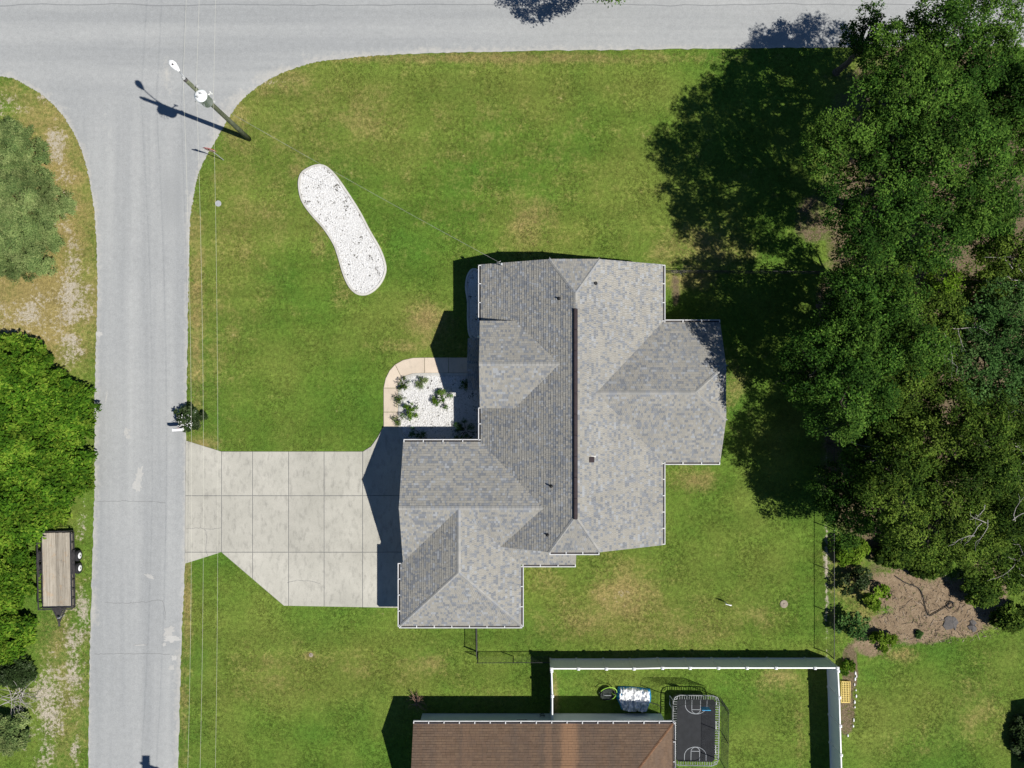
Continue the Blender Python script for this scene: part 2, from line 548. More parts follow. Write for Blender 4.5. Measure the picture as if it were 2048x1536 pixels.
def P2(pts):
    return [(at(x, y).x, at(x, y).y) for x, y in pts]

def ccw(poly):
    a = sum(poly[i][0] * poly[(i + 1) % len(poly)][1] - poly[(i + 1) % len(poly)][0] * poly[i][1] for i in range(len(poly)))
    return list(poly) if a > 0 else list(reversed(poly))

def smooth_closed(pts, sub=6):
    out = []; n = len(pts)
    for i in range(n):
        p0, p1, p2, p3 = [np.array(pts[(i + k - 1) % n], float) for k in range(4)]
        for j in range(sub):
            t = j / sub
            out.append(tuple(0.5 * ((2 * p1) + (-p0 + p2) * t + (2 * p0 - 5 * p1 + 4 * p2 - p3) * t * t + (-p0 + 3 * p1 - 3 * p2 + p3) * t ** 3)))
    return out

def smooth_open(pts, sub=6):
    out = []; n = len(pts)
    for i in range(n - 1):
        p0, p1, p2, p3 = [np.array(pts[min(max(i + k - 1, 0), n - 1)], float) for k in range(4)]
        for j in range(sub):
            t = j / sub
            out.append(tuple(0.5 * ((2 * p1) + (-p0 + p2) * t + (2 * p0 - 5 * p1 + 4 * p2 - p3) * t * t + (-p0 + 3 * p1 - 3 * p2 + p3) * t ** 3)))
    out.append(tuple(pts[-1]))
    return out

def offset_poly(poly, d):
    """inward offset of CCW polygon (positive = inward)"""
    n = len(poly); out = []
    for i in range(n):
        a = np.array(poly[i - 1]); b = np.array(poly[i]); c = np.array(poly[(i + 1) % n])
        e1 = b - a; e2 = c - b
        n1 = np.array((-e1[1], e1[0])) / (np.linalg.norm(e1) + 1e-9)
        n2 = np.array((-e2[1], e2[0])) / (np.linalg.norm(e2) + 1e-9)
        m = n1 + n2
        m = m / (np.linalg.norm(m) + 1e-9)
        k = 1 / max(0.4, float(np.dot(m, n1)))
        out.append(tuple(b + m * d * k))
    return out

# ------------------------------------------------------------------ outlines
W_EDGE = [(174, 2400), (175, 1900), (177, 1536), (180, 1300), (187, 1060), (190, 950), (189, 830), (192, 700), (195, 560), (191, 450), (183, 380), (172, 330), (155, 280), (126, 232), (97, 200), (58, 174), (0, 152), (-200, 138), (-1500, 132)]
E_EDGE = [(352, 2400), (354, 1900), (357, 1536), (362, 1300), (370, 1120), (372, 880), (375, 700), (377, 560), (380, 450), (386, 400), (396, 350), (410, 318), (432, 280), (460, 232), (492, 192), (545, 155), (620, 127), (700, 116), (800, 109), (1000, 103), (1300, 99), (1700, 95), (2048, 93), (4000, 88)]
def rough_edge(pts, amp, seed):
    r = random.Random(seed)
    p = smooth_open(P2(pts), 30)
    return [(x + r.uniform(-amp, amp), y + r.uniform(-amp, amp)) for x, y in p]
we = rough_edge(W_EDGE, 0.04, 3)
ee = rough_edge(E_EDGE, 0.04, 4)
north = P2([(4000, -95), (2048, -92), (1000, -92), (0, -85), (-1500, -90)])
ROAD = ccw(we + list(reversed(north)) + list(reversed(ee)))
DRIVE_OUT = P2([(372, 881), (443, 903), (726, 903), (742, 893), (755, 875), (766, 855), (797, 855), (830, 880), (830, 1216), (568, 1211), (443, 1104), (370, 1127)])
WALK_O = [(767, 856), (767, 824), (767, 776), (771, 757), (779, 741), (790, 729), (806, 720), (826, 715.5), (849, 715), (897, 715), (948, 715)]
WALK_I = [(797, 856), (797, 824), (797, 776), (799, 768), (801, 762), (804, 757), (810, 752), (826, 747), (849, 746), (897, 746), (948, 746)]
KIDNEY = smooth_closed(P2([(597, 361), (605, 343), (630, 330), (652, 332), (673, 351), (697, 385), (721, 423), (741, 461), (762, 498), (773, 532), (769, 556), (755, 577), (735, 590), (714, 589), (697, 573), (685, 546), (676, 515), (666, 488), (646, 457), (622, 430), (605, 406), (598, 384)]), 4)
COURT = P2([(797, 776), (799, 768), (801, 762), (804, 757), (810, 752), (826, 747), (849, 746), (975, 746), (985, 885), (812, 885), (800, 872), (797, 856)])
SIDE_BED = smooth_closed(P2([(962, 540), (945, 537), (934, 550), (930, 575), (934, 605), (934, 640), (938, 672), (955, 684), (975, 684), (975, 540)]), 4)
HOUSE_FP = [(-1.5, 7.2), (9.1, 7.2), (9.1, 3.5), (12.7, 3.5), (12.7, -4.5), (9.1, -4.5), (9.1, -9.8), (3.7, -9.8), (3.7, -10.9), (0.2, -10.9), (0.2, -14.7), (-6.6, -14.7), (-6.6, -4.0), (-1.5, -4.0)]
NB_FP = [(-5.9, -21.75), (9.7, -21.75), (9.7, -28), (-5.9, -28)]

# ------------------------------------------------------------------ ground
def field(xy, blobs, soft=False):
    """blobs in photo units: (cx, cy, rx, ry, amp)"""
    out = np.zeros(len(xy))
    for cx, cy, rx, ry, amp in blobs:
        c = at(cx, cy)
        d = ((xy[:, 0] - c.x) / (rx * S)) ** 2 + ((xy[:, 1] - c.y) / (ry * S)) ** 2
        out = np.maximum(out, amp * (1.1 * np.exp(-d * 0.75) if soft else np.clip(1.35 - d * 0.9, 0, 1)))
    return out
DRY = [(393, 640, 16, 260, 0.75), (385, 470, 14, 90, 0.6), (400, 890, 40, 18, 0.8), (1000, 116, 420, 12, 0.7), (560, 165, 90, 26, 0.6), (470, 260, 40, 60, 0.55), (725, 235, 60, 45, 0.55), (1060, 445, 55, 60, 0.6),
       (1400, 500, 100, 50, 0.6), (855, 640, 50, 40, 0.75), (820, 690, 80, 16, 0.5), (500, 420, 90, 160, 0.35), (440, 640, 60, 200, 0.3), (1000, 330, 300, 200, 0.25), (650, 250, 200, 120, 0.3),
       (1250, 1190, 70, 60, 0.8), (1180, 1240, 90, 40, 0.55), (1090, 1160, 40, 30, 0.5), (1350, 1250, 150, 50, 0.4), (1390, 960, 50, 30, 0.65), (1370, 560, 60, 26, 0.7), (1470, 770, 30, 60, 0.5),
       (850, 1330, 40, 24, 0.6), (620, 1310, 10, 8, 0.8), (540, 1350, 90, 60, 0.35), (720, 1330, 70, 30, 0.35), (375, 1200, 10, 120, 0.8), (368, 1400, 10, 140, 0.5), (1110, 1400, 8, 60, 0.8),
       (1560, 1350, 40, 14, 0.7), (1600, 1450, 12, 80, 0.4), (1560, 1370, 60, 25, 0.4), (1800, 1310, 40, 14, 0.7), (1960, 1420, 60, 80, 0.35), (1830, 1480, 70, 30, 0.3), (690, 560, 40, 60, 0.35), (640, 480, 20, 50, 0.5), (600, 345, 30, 20, 0.6),
       (90, 400, 110, 260, 0.95), (80, 610, 120, 120, 1.15), (130, 1360, 60, 220, 0.6), (175, 500, 14, 400, 0.35), (1700, 1160, 40, 60, 0.7), (1740, 1240, 60, 50, 0.6), (960, 1400, 60, 30, 0.3), (1500, 1230, 80, 40, 0.35)]
SAND = [(112, 290, 34, 50, 0.55), (125, 400, 28, 90, 0.5), (140, 520, 26, 60, 0.5), (146, 600, 38, 85, 0.66), (138, 690, 28, 55, 0.58), (55, 630, 70, 60, 0.52), (10, 215, 60, 30, 0.5), (90, 190, 20, 16, 0.6),
        (100, 1400, 42, 95, 0.62), (92, 1470, 32, 80, 0.55), (148, 1320, 24, 120, 0.62), (165, 1225, 20, 55, 0.66), (120, 1225, 20, 12, 0.6), (150, 1500, 12, 40, 0.6), (165, 1060, 14, 30, 0.5), (60, 1440, 60, 90, 0.4), (540, 165, 60, 8, 0.5), (440, 262, 14, 26, 0.5),
        (168, 940, 8, 200, 0.4), (1240, 1195, 26, 20, 0.4), (1360, 545, 22, 10, 0.6), (1655, 1150, 5, 160, 0.75), (1655, 900, 6, 200, 0.6), (1900, 330, 30, 20, 0.4), (2040, 380, 40, 40, 0.75)]
LITTER = [(1880, 520, 240, 520, 0.95), (1790, 900, 150, 260, 0.95), (1800, 250, 180, 160, 0.6), (1690, 620, 60, 120, 0.8), (1700, 1340, 18, 60, 0.8), (1694, 1420, 18, 60, 0.85), (1700, 1150, 40, 30, 0.5), (2040, 400, 90, 120, 0.9), (1350, 580, 14, 40, 0.6), (1640, 440, 60, 60, 0.6), (1580, 400, 60, 40, 0.35), (0, 880, 110, 150, 0.7), (10, 400, 50, 120, 0.5), (0, 1200, 40, 100, 0.6)]
MULCH = [(1900, 1215, 110, 62, 1.0), (1800, 1180, 70, 45, 0.9), (1830, 1250, 100, 40, 0.95), (1745, 1285, 45, 30, 0.8), (1960, 1180, 60, 60, 0.9)]

YEL = [(600, 220, 330, 110, .6), (470, 480, 80, 250, .6), (1000, 170, 320, 70, .6), (1260, 420, 150, 120, .55), (720, 1340, 260, 80, .6), (1240, 1200, 220, 110, .6), (1920, 1420, 200, 70, .45), (440, 1400, 70, 150, .45), (1120, 470, 130, 70, .6), (820, 650, 110, 70, .5), (1450, 1120, 90, 130, .35), (1220, 1370, 90, 40, .5), (1580, 1400, 80, 120, .35), (90, 500, 120, 330, .5)]
def make_ground():
    xs = np.concatenate([[-900, -300, -120, -60], np.arange(-40, 40.01, 0.28), [60, 120, 300, 900]])
    ys = np.concatenate([[-900, -300, -120, -60], np.arange(-31, 31.01, 0.28), [60, 120, 300, 900]])
    X, Y = np.meshgrid(xs, ys)
    nx, ny = len(xs), len(ys)
    xy = np.stack([X.ravel(), Y.ravel()], 1)
    Z = np.zeros(len(xy))
    core = (np.abs(xy[:, 0]) < 40) & (np.abs(xy[:, 1]) < 31)
    Z[core] += 0.012 * np.sin(xy[core, 0] * 1.3) * np.cos(xy[core, 1] * 0.9 + 1) - 0.012
    v = np.column_stack([xy, Z])
    i = np.arange((nx - 1) * (ny - 1)); r = i // (nx - 1); c = i % (nx - 1); a = r * nx + c
    f = np.stack([a, a + 1, a + 1 + nx, a + nx], 1)
    me = bpy.data.meshes.new('ground')
    me.from_pydata(v.tolist(), [], f.tolist())
    for nm, bl in (('yel', YEL), ('dry', DRY), ('sand', SAND), ('litter', LITTER), ('mulch', MULCH)):
        at_ = me.attributes.new(nm, 'FLOAT', 'POINT')
        at_.data.foreach_set('value', field(xy, bl, nm in ('dry', 'sand', 'yel')).astype(np.float32))
    me.materials.append(M['ground'])
    o = bpy.data.objects.new('ground', me)
    COL.objects.link(o)
    tag(o, 'wide green lawn with dry patches, sandy verge and leaf litter', 'lawn', kind='structure')
make_ground()

def make_road():
    from mathutils.geometry import delaunay_2d_cdt
    gx, gy = np.meshgrid(np.arange(-34, 34.1, 0.8), np.arange(-26, 28.1, 0.8))
    gp = np.stack([gx.ravel(), gy.ravel()], 1)
    gp = gp[inside(gp[:, 0], gp[:, 1], ROAD)]
    pts = [Vector(p) for p in ROAD] + [Vector((float(p[0]), float(p[1]))) for p in gp]
    nb_ = len(ROAD)
    res = delaunay_2d_cdt(pts, [(i, (i + 1) % nb_) for i in range(nb_)], [], 1, 1e-5)
    bm = bmesh.new()
    vs = [bm.verts.new((p[0], p[1], 0.022)) for p in res[0]]
    RV = np.array([(p[0], p[1]) for p in res[0]])
    TR = np.array([tuple(t3) for t3 in res[2]])
    cc = RV[TR].mean(1)
    for t3, ok in zip(TR.tolist(), inside(cc[:, 0], cc[:, 1], ROAD)):
        if ok:
            bm.faces.new([vs[k] for k in t3])
    loose = [v for v in bm.verts if not v.link_faces]
    bmesh.ops.delete(bm, geom=loose, context='VERTS')
    bedges = [e for e in bm.edges if e.is_boundary]
    r = bmesh.ops.extrude_edge_only(bm, edges=bedges)
    for el in r['geom']:
        if isinstance(el, bmesh.types.BMVert):
            el.co.z = -0.06
    bmesh.ops.recalc_face_normals(bm, faces=bm.faces)
    me = bpy.data.meshes.new('road')
    bm.to_mesh(me); bm.free()
    n = len(me.vertices)
    co = np.zeros(n * 3, dtype=np.float32); me.vertices.foreach_get('co', co)
    xy = co.reshape(-1, 3)[:, :2]
    sand = [(500, 200, 50, 22, 0.75), (455, 245, 30, 36, 0.75), (580, 145, 70, 14, 0.8), (700, 112, 120, 8, 0.7), (1100, 98, 500, 7, 0.55), (335, 150, 22, 45, 0.5), (430, 300, 30, 24, 0.5), (190, 700, 6, 300, 0.5), (368, 1300, 10, 200, 0.5), (130, 250, 16, 40, 0.5), (300, 330, 40, 200, 0.25), (215, 260, 16, 60, 0.35), (300, 1250, 70, 8, 0.45)]
    stain = [(345, 400, 18, 70, 0.75), (330, 1420, 40, 60, 0.3), (320, 700, 60, 120, 0.25), (480, 130, 40, 16, 0.4), (340, 1290, 22, 14, 0.6), (100, 160, 80, 12, 0.4), (196, 640, 12, 40, 0.5), (250, 980, 60, 80, 0.25), (360, 850, 12, 80, 0.5), (800, 60, 400, 10, 0.3), (700, 90, 200, 8, 0.35)]
    RP = np.array(ROAD)
    edge = np.array([np.min((RP[:, 0] - p[0]) ** 2 + (RP[:, 1] - p[1]) ** 2) for p in xy]) < .04
    for nm, bl in (('sand', sand), ('stain', stain)):
        a = me.attributes.new(nm, 'FLOAT', 'POINT')
        val = field(xy, bl, True)
        if nm == 'sand': val = np.where(edge, np.maximum(val, .62), val)
        a.data.foreach_set('value', val.astype(np.float32))
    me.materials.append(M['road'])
    o = bpy.data.objects.new('road', me)
    COL.objects.link(o)
    tag(o, 'pale grey asphalt side street meeting the cross street', 'road', kind='structure')
make_road()

def blob(cx, cy, rx, ry, seed, n=22, rot=0.0):
    r = random.Random(seed); c = at(cx, cy)
    out = []
    for i in range(n):
        a = 2 * math.pi * i / n
        k = r.uniform(0.6, 1.3)
        x = math.cos(a) * rx * S * k; y = math.sin(a) * ry * S * k
        out.append((c.x + x * math.cos(rot) - y * math.sin(rot), c.y + x * math.sin(rot) + y * math.cos(rot)))
    return out
for i, (cx, cy, rx, ry, rot) in enumerate([(279, 950, 7, 17, -0.2), (275, 972, 9, 12, 0), (252, 864, 5, 8, 0), (257, 874, 5, 4, 0), (259, 860, 4, 3, 0), (344, 1276, 17, 8, 0), (338, 1262, 13, 8, 0.6), (329, 1288, 4, 4, 0), (349, 1316, 6, 6, 0), (344, 1335, 6, 6, 0), (299, 1152, 9, 4, -0.4), (199, 668, 7, 5, 0), (280, 1290, 14, 1.2, 0.05), (213, 795, 1.0, 12, -0.15)]):
    mb = MB(); mb.prism(ccw(blob(cx, cy, rx, ry, 40 + i, rot=rot)), 0.0225, 0.0262 + i * 0.0006)
    tag(mb.build('road_patch', 'patch_concrete'), 'pale worn patch on the side street surface', 'patch', kind='structure')
for pts in ([(209, 1205), (250, 1206), (290, 1204), (325, 1202), (331, 1240)], [(195, 1003), (260, 1002), (330, 1005)], [(190, 1308), (250, 1307), (340, 1308)], [(372, 1057), (400, 1056), (420, 1058), (443, 1055)], [(411, 1058), (414, 1075), (412, 1095), (416, 1112)], [(575, 1165), (600, 1160), (640, 1166)]):
    mb = MB()
    p = smooth_open(P2(pts), 10)
    r = random.Random(len(pts))
    q = [(x + r.uniform(-.03, .03), y + r.uniform(-.03, .03)) for x, y in p]
    for a, b in zip(q[:-1], q[1:]):
        mb.bar((a[0], a[1], 0.023 if pts[0][0] < 372 else 0.052), (b[0], b[1], 0.023 if pts[0][0] < 372 else 0.052), 0.022, 0.005)
    tag(mb.build('road_crack', 'crack'), 'thin dark crack across the pavement', 'crack', kind='structure')

# ------------------------------------------------------------------ driveway and walkway slabs
def clip_half(poly, ax, val, keep_gt):
    out = []
    n = len(poly)
    for i in range(n):
        a = poly[i]; b = poly[(i + 1) % n]
        ia = (a[ax] >= val) == keep_gt; ib = (b[ax] >= val) == keep_gt
        if ia: out.append(a)
        if ia != ib:
            t_ = (val - a[ax]) / (b[ax] - a[ax])
            out.append(tuple(a[k] + (b[k] - a[k]) * t_ for k in range(2)))
    return out
def slab(poly, z0, z1, name, mat, parent):
    """slab with softened top edge"""
    poly = ccw(poly)
    inner = offset_poly(poly, 0.02)
    mb = MB(); n = len(poly)
    i = 0
    mb.v.extend([(p[0], p[1], z0) for p in poly]); mb.v.extend([(p[0], p[1], z1 - 0.012) for p in poly]); mb.v.extend([(p[0], p[1], z1) for p in inner])
    mb.f.append(tuple(2 * n + k for k in range(n))); mb.t.append(0.5)
    for k in range(n):
        j = (k + 1) % n
        mb.f.append((k, j, n + j, n + k)); mb.f.append((n + k, n + j, 2 * n + j, 2 * n + k)); mb.t += [0.5, 0.5]
    return mb.build(name, mat, parent)
drive = thing('driveway', at(560, 1050), 'wide pale concrete driveway of jointed slabs running up to the garage', 'driveway')
drive['kind'] = 'structure'
def to_local(poly, o):
    return [(p[0] - o.location.x, p[1] - o.location.y) for p in poly]
XJ = [300, 443, 505, 577, 648, 725, 860]
YJ = [800, 991, 1104, 1300]
for i in range(6):
    for j in range(3):
        p = ccw(DRIVE_OUT)
        g = 0.018
        p = clip_half(p, 0, at(XJ[i], 0).x + g, True); p = clip_half(p, 0, at(XJ[i + 1], 0).x - g, False) if p else p
        p = clip_half(p, 1, at(0, YJ[j]).y - g, False) if p else p; p = clip_half(p, 1, at(0, YJ[j + 1]).y + g, True) if p else p
        if p and len(p) >= 3:
            q = []
            for a in to_local(p, drive):
                if not q or (Vector(a) - Vector(q[-1])).length > 0.03: q.append(a)
            slab(q, -0.06, 0.05, 'slab', 'drive_concrete', drive)
base = MB(); base.prism(ccw(to_local(offset_poly(ccw(DRIVE_OUT), 0.01), drive)), -0.07, 0.022)
base.build('joint_bed', 'crack', drive)
walk = thing('walkway', at(800, 760), 'curved tan concrete walkway from the driveway to the front entry', 'walkway')
walk['kind'] = 'structure'
for a, b in ((0, 1), (1, 2), (2, 5.0), (5.0, 8), (8, 9), (9, 10)):
    a = int(a); b = int(b)
    o_ = [WALK_O[i] for i in range(a, b + 1)]; i_ = [WALK_I[i] for i in range(a, b + 1)]
    p = P2(o_ + list(reversed(i_)))
    slab(to_local(offset_poly(ccw(p), 0.012), walk), -0.06, 0.045, 'slab', 'walk_concrete', walk)

# ------------------------------------------------------------------ stone beds
def stones_in(poly, n, size, z, seed, holes=None):
    r = np.random.RandomState(seed)
    P = np.array(poly)
    lo = P.min(0); hi = P.max(0)
    pts = r.uniform(lo, hi, (n * 3, 2))
    pts = pts[inside(pts[:, 0], pts[:, 1], poly)][:n]
    from mathutils import noise as mn
    nz = np.array([mn.noise(Vector((p[0] * 1.9, p[1] * 1.9, seed))) + .6 * mn.noise(Vector((p[0] * 5.5, p[1] * 5.5, seed + 9))) for p in pts])
    m = len(pts)
    oct_v = np.array([(1, 0, 0), (0, 1, 0), (-1, 0, 0), (0, -1, 0), (0, 0, 1), (0, 0, -1)], float)
    tri = np.array([(0, 1, 4), (1, 2, 4), (2, 3, 4), (3, 0, 4), (1, 0, 5), (2, 1, 5), (3, 2, 5), (0, 3, 5)])
    sz = size * r.uniform(0.6, 1.5, (m, 1, 1)) * r.uniform(0.7, 1.3, (m, 1, 3))
    v = oct_v[None] * sz + r.uniform(-0.25, 0.25, (m, 6, 3)) * size
    ang = r.uniform(0, 6.28, m); c, s_ = np.cos(ang), np.sin(ang)
    vx = v[:, :, 0] * c[:, None] - v[:, :, 1] * s_[:, None]; vy = v[:, :, 0] * s_[:, None] + v[:, :, 1] * c[:, None]
    v = np.stack([vx + pts[:, 0:1], vy + pts[:, 1:2], v[:, :, 2] * 0.7 + z + r.uniform(0, 0.012, (m, 1))], 2)
    tv = v[:, tri, :].reshape(-1, 3)
    tn = np.clip(.1 + .9 * r.uniform(0, 1, m) ** 0.7, 0, 1)
    tn[(nz > .48) & (r.uniform(0, 1, m) < .4)] = 0.0
    tn[r.uniform(0, 1, m) < .018] = 0.0
    tones = np.repeat(tn, 8)
    return mesh_np('stones', tv, m * 8, 3, tones, 'white_stone')
def stone_bed(name, poly, n, size, label, border=0.16, seed=1, bare=None):
    poly = ccw(poly)
    c = np.mean(np.array(poly), 0)
    root = thing(name, (c[0], c[1], 0), label, 'stone bed')
    lp = [(p[0] - c[0], p[1] - c[1]) for p in poly]
    inner = ccw(offset_poly(lp, border))
    mb = MB(); mb.prism(inner, -0.05, 0.03)
    mb.build('bed_base', 'stone_bed', root)
    mb = MB()
    k = len(lp)
    for i in range(k):
        j = (i + 1) % k
        mb.hexa([(*lp[i], -0.05), (*lp[j], -0.05), (*inner[j], -0.05), (*inner[i], -0.05), (*lp[i], 0.085), (*lp[j], 0.085), (*inner[j], 0.1), (*inner[i], 0.1)], 0.5)
    mb.build('edging', 'curb_concrete', root)
    me = stones_in(inner, n, size, 0.035, seed)
    o = bpy.data.objects.new('stones', me); COL.objects.link(o); o.parent = root; o['kind'] = 'stuff'
    return root
stone_bed('stone_bed', KIDNEY, 17000, 0.034, 'kidney shaped bed of white stones alone in the front lawn', 0.13, 5)
stone_bed('stone_bed', COURT, 14000, 0.034, 'white stone bed with plants in the corner beside the front entry', 0.17, 6)
stone_bed('stone_bed', SIDE_BED, 4200, 0.034, 'narrow curving stone bed along the shaded house wall', 0.12, 7)

# ------------------------------------------------------------------ roofs
def clip_poly(subject, clip):
    """Sutherland-Hodgman, clip convex CCW"""
    out = subject
    n = len(clip)
    for i in range(n):
        a = clip[i]; b = clip[(i + 1) % n]
        ex, ey = b[0] - a[0], b[1] - a[1]
        inp = out; out = []
        if not inp: return []
        for k in range(len(inp)):
            p = inp[k]; q = inp[(k + 1) % len(inp)]
            dp = ex * (p[1] - a[1]) - ey * (p[0] - a[0]); dq = ex * (q[1] - a[1]) - ey * (q[0] - a[0])
            if dp >= 0: out.append(p)
            if (dp >= 0) != (dq >= 0):
                t_ = dp / (dp - dq)
                out.append((p[0] + (q[0] - p[0]) * t_, p[1] + (q[1] - p[1]) * t_))
    return out

def roof_slope(pts, parent, mat, seed, expo=0.16, tabw=(0.08, 0.17)):
    """pts: planar polygon CCW from above. deck slab + real overlapping shingle tabs"""
    pts = [Vector(p) for p in pts]
    nrm = Vector((0, 0, 0))
    for i in range(len(pts)):
        a = pts[i]; b = pts[(i + 1) % len(pts)]
        nrm += a.cross(b)
    nrm.normalize()
    if nrm.z < 0:
        nrm = -nrm; pts.reverse()
    u = Vector((0, 0, 1)).cross(nrm).normalized()
    v = nrm.cross(u).normalized()
    if v.z < 0: v = -v; u = -u
    o = pts[0]
    p2 = [((p - o).dot(u), (p - o).dot(v)) for p in pts]
    p2 = ccw(p2)
    mb = MB()
    top = [o + u * a + v * b - nrm * 0.015 for a, b in p2]
    bot = [p - Vector((0, 0, 0.16)) for p in top]
    n = len(top)
    mb.face(top); mb.face(list(reversed(bot)))
    for i in range(n):
        j = (i + 1) % n
        mb.face([bot[i], bot[j], top[j], top[i]])
    slope = mb.build('roof_slope', 'white_paint', parent)
    sh = MB()
    r = random.Random(seed)
    vmin = min(b for a, b in p2); vmax = max(b for a, b in p2)
    umin = min(a for a, b in p2); umax = max(a for a, b in p2)
    row = 0
    vv = vmin
    while vv < vmax:
        x = umin - r.uniform(0, 0.4)
        last = r.random()
        while x < umax:
            w = r.uniform(*tabw)
            q = clip_poly(p2, [(x, vv), (x + w - 0.006, vv), (x + w - 0.006, vv + expo), (x, vv + expo)])
            if len(q) >= 3:
                tone = r.random() if r.random() > .18 else last
                last = tone
                th = r.choice((0.016, 0.02, 0.028))
                def lift(pt):
                    return th * (1 - (pt[1] - vv) / expo) + 0.002
                P3 = [o + u * a + v * b + nrm * lift((a, b)) for a, b in q]
                sh.face(P3, tone)
                for k in range(len(q)):
                    a = q[k]; b = q[(k + 1) % len(q)]
                    if abs(a[1] - vv) < 1e-5 and abs(b[1] - vv) < 1e-5:
                        A = o + u * a[0] + v * a[1] - nrm * 0.02; B = o + u * b[0] + v * b[1] - nrm * 0.02
                        sh.face([A, B, P3[(k + 1) % len(q)], P3[k]], tone)
            x += w
        vv += expo; row += 1
    s_ = sh.build('shingles', mat, slope)
    s_['kind'] = 'stuff'
    return slope

def cap_run(a, b, n1, n2, parent, mat, seed, w=0.15):
    """overlapping cap pieces along hip/ridge from low a to high b; n1,n2 across directions (unit, in slope)"""
    a = Vector(a); b = Vector(b)
    d = b - a; Lh = d.length; d.normalize()
    m = MB(); r = random.Random(seed)
    k = int(Lh / 0.24)
    for i in range(k):
        p = a + d * (i * Lh / k); q = a + d * ((i + 1) * Lh / k + 0.03)
        t_ = r.random()
        up0 = Vector((0, 0, 0.05)); up1 = Vector((0, 0, 0.03))
        for nn in (n1, n2):
            nn = Vector(nn)
            f = [p + up0, p + nn * w + up0 * 0.75, q + nn * w + up1 * 0.75, q + up1]
            m.face(f, t_)
        m.face([p + up0, p + Vector(n1) * w + up0 * .75, p + Vector(n1) * w, p], t_)
        m.face([p + up0, p, p + Vector(n2) * w, p + Vector(n2) * w + up0 * .75], t_)
    return m.build('ridge_cap', mat, parent)

def gutter(a, b, out, parent, hang=1.0, name='gutter'):
    """white trough along eave a-b, out = unit outward dir"""
    a = Vector(a); b = Vector(b); out = Vector(out)
    d = (b - a).normalized()
    m = MB()
    up = Vector((0, 0, 1))
    def strip(o0, o1, z0, z1):
        p = [a + out * o0 + up * z0, b + out * o0 + up * z0, b + out * o1 + up * z0, a + out * o1 + up * z0]
        q = [a + out * o0 + up * z1, b + out * o0 + up * z1, b + out * o1 + up * z1, a + out * o1 + up * z1]
        m.hexa(p + q, 0.5)
    strip(-0.02, 0.0, -0.13, -0.02)
    strip(0.0, 0.17, -0.13, -0.115)
    strip(0.12, 0.168, -0.115, -0.012)
    n = max(2, int((b - a).length / hang))
    for i in range(n + 1):
        p = a + d * ((b - a).length * i / n)
        if i == 0: p = p + d * 0.03
        if i == n: p = p - d * 0.03
        m.bar(p + out * -0.03 + up * 0.015, p + out * 0.13 + up * 0.015, 0.055, 0.02)
    g_ = m.build(name, 'gutter_white', parent)
    m = MB()  # dark strip: the trough's inner shade put into colour, along with dirt
    p = [a + out * .002 - up * .113, b + out * .002 - up * .113, b + out * .118 - up * .113, a + out * .118 - up * .113]
    m.hexa(p + [q + up * .03 for q in p], .5)
    m.build('gutter_shade_debris', 'dark_metal', g_)
    return g_

house = thing('house', (0, 0, 0), 'large single storey house with grey shingle roof of many hips and gables', 'house')
ZE = 2.6; PI_ = 0.5
xw, xe, xr, zr = -1.95, 9.45, 3.75, 5.45
YN, YS = 7.5, -10.1
zj = 4.7; xj = 1.5
aN, aS = 5.4, -7.84
XW = -6.82; nL, sL = -3.63, -11.32; rL = (nL + sL) / 2; zL = ZE + 0.5 * (nL - rL)
xv = xr - (zr - zL) / 0.5
gW, gE, gS = -7.0, 0.56, -15.15; gX = (gW + gE) / 2; zG = ZE + 0.5 * (gE - gX); gA = gS + (gE - gX); gN = rL - (zL - zG) / 0.5
eN, eS = 3.87, -4.9; eY = (eN + eS) / 2; zEw = ZE + 0.5 * (eN - eY); xEv = xr + (zr - zEw) / 0.5; XE = 13.05; aE = 10.97; zjE = 3.95; yjE = (zEw - zjE) / 0.5
nY, nH = 1.2, 2.67; zN = 5.0; zNe = zN - 0.5 * nH; xNe = xr - (zr - zNe) / 0.5; xNr = xr - (zr - zN) / 0.5; XN = -1.97
dv = -(YS - rL)
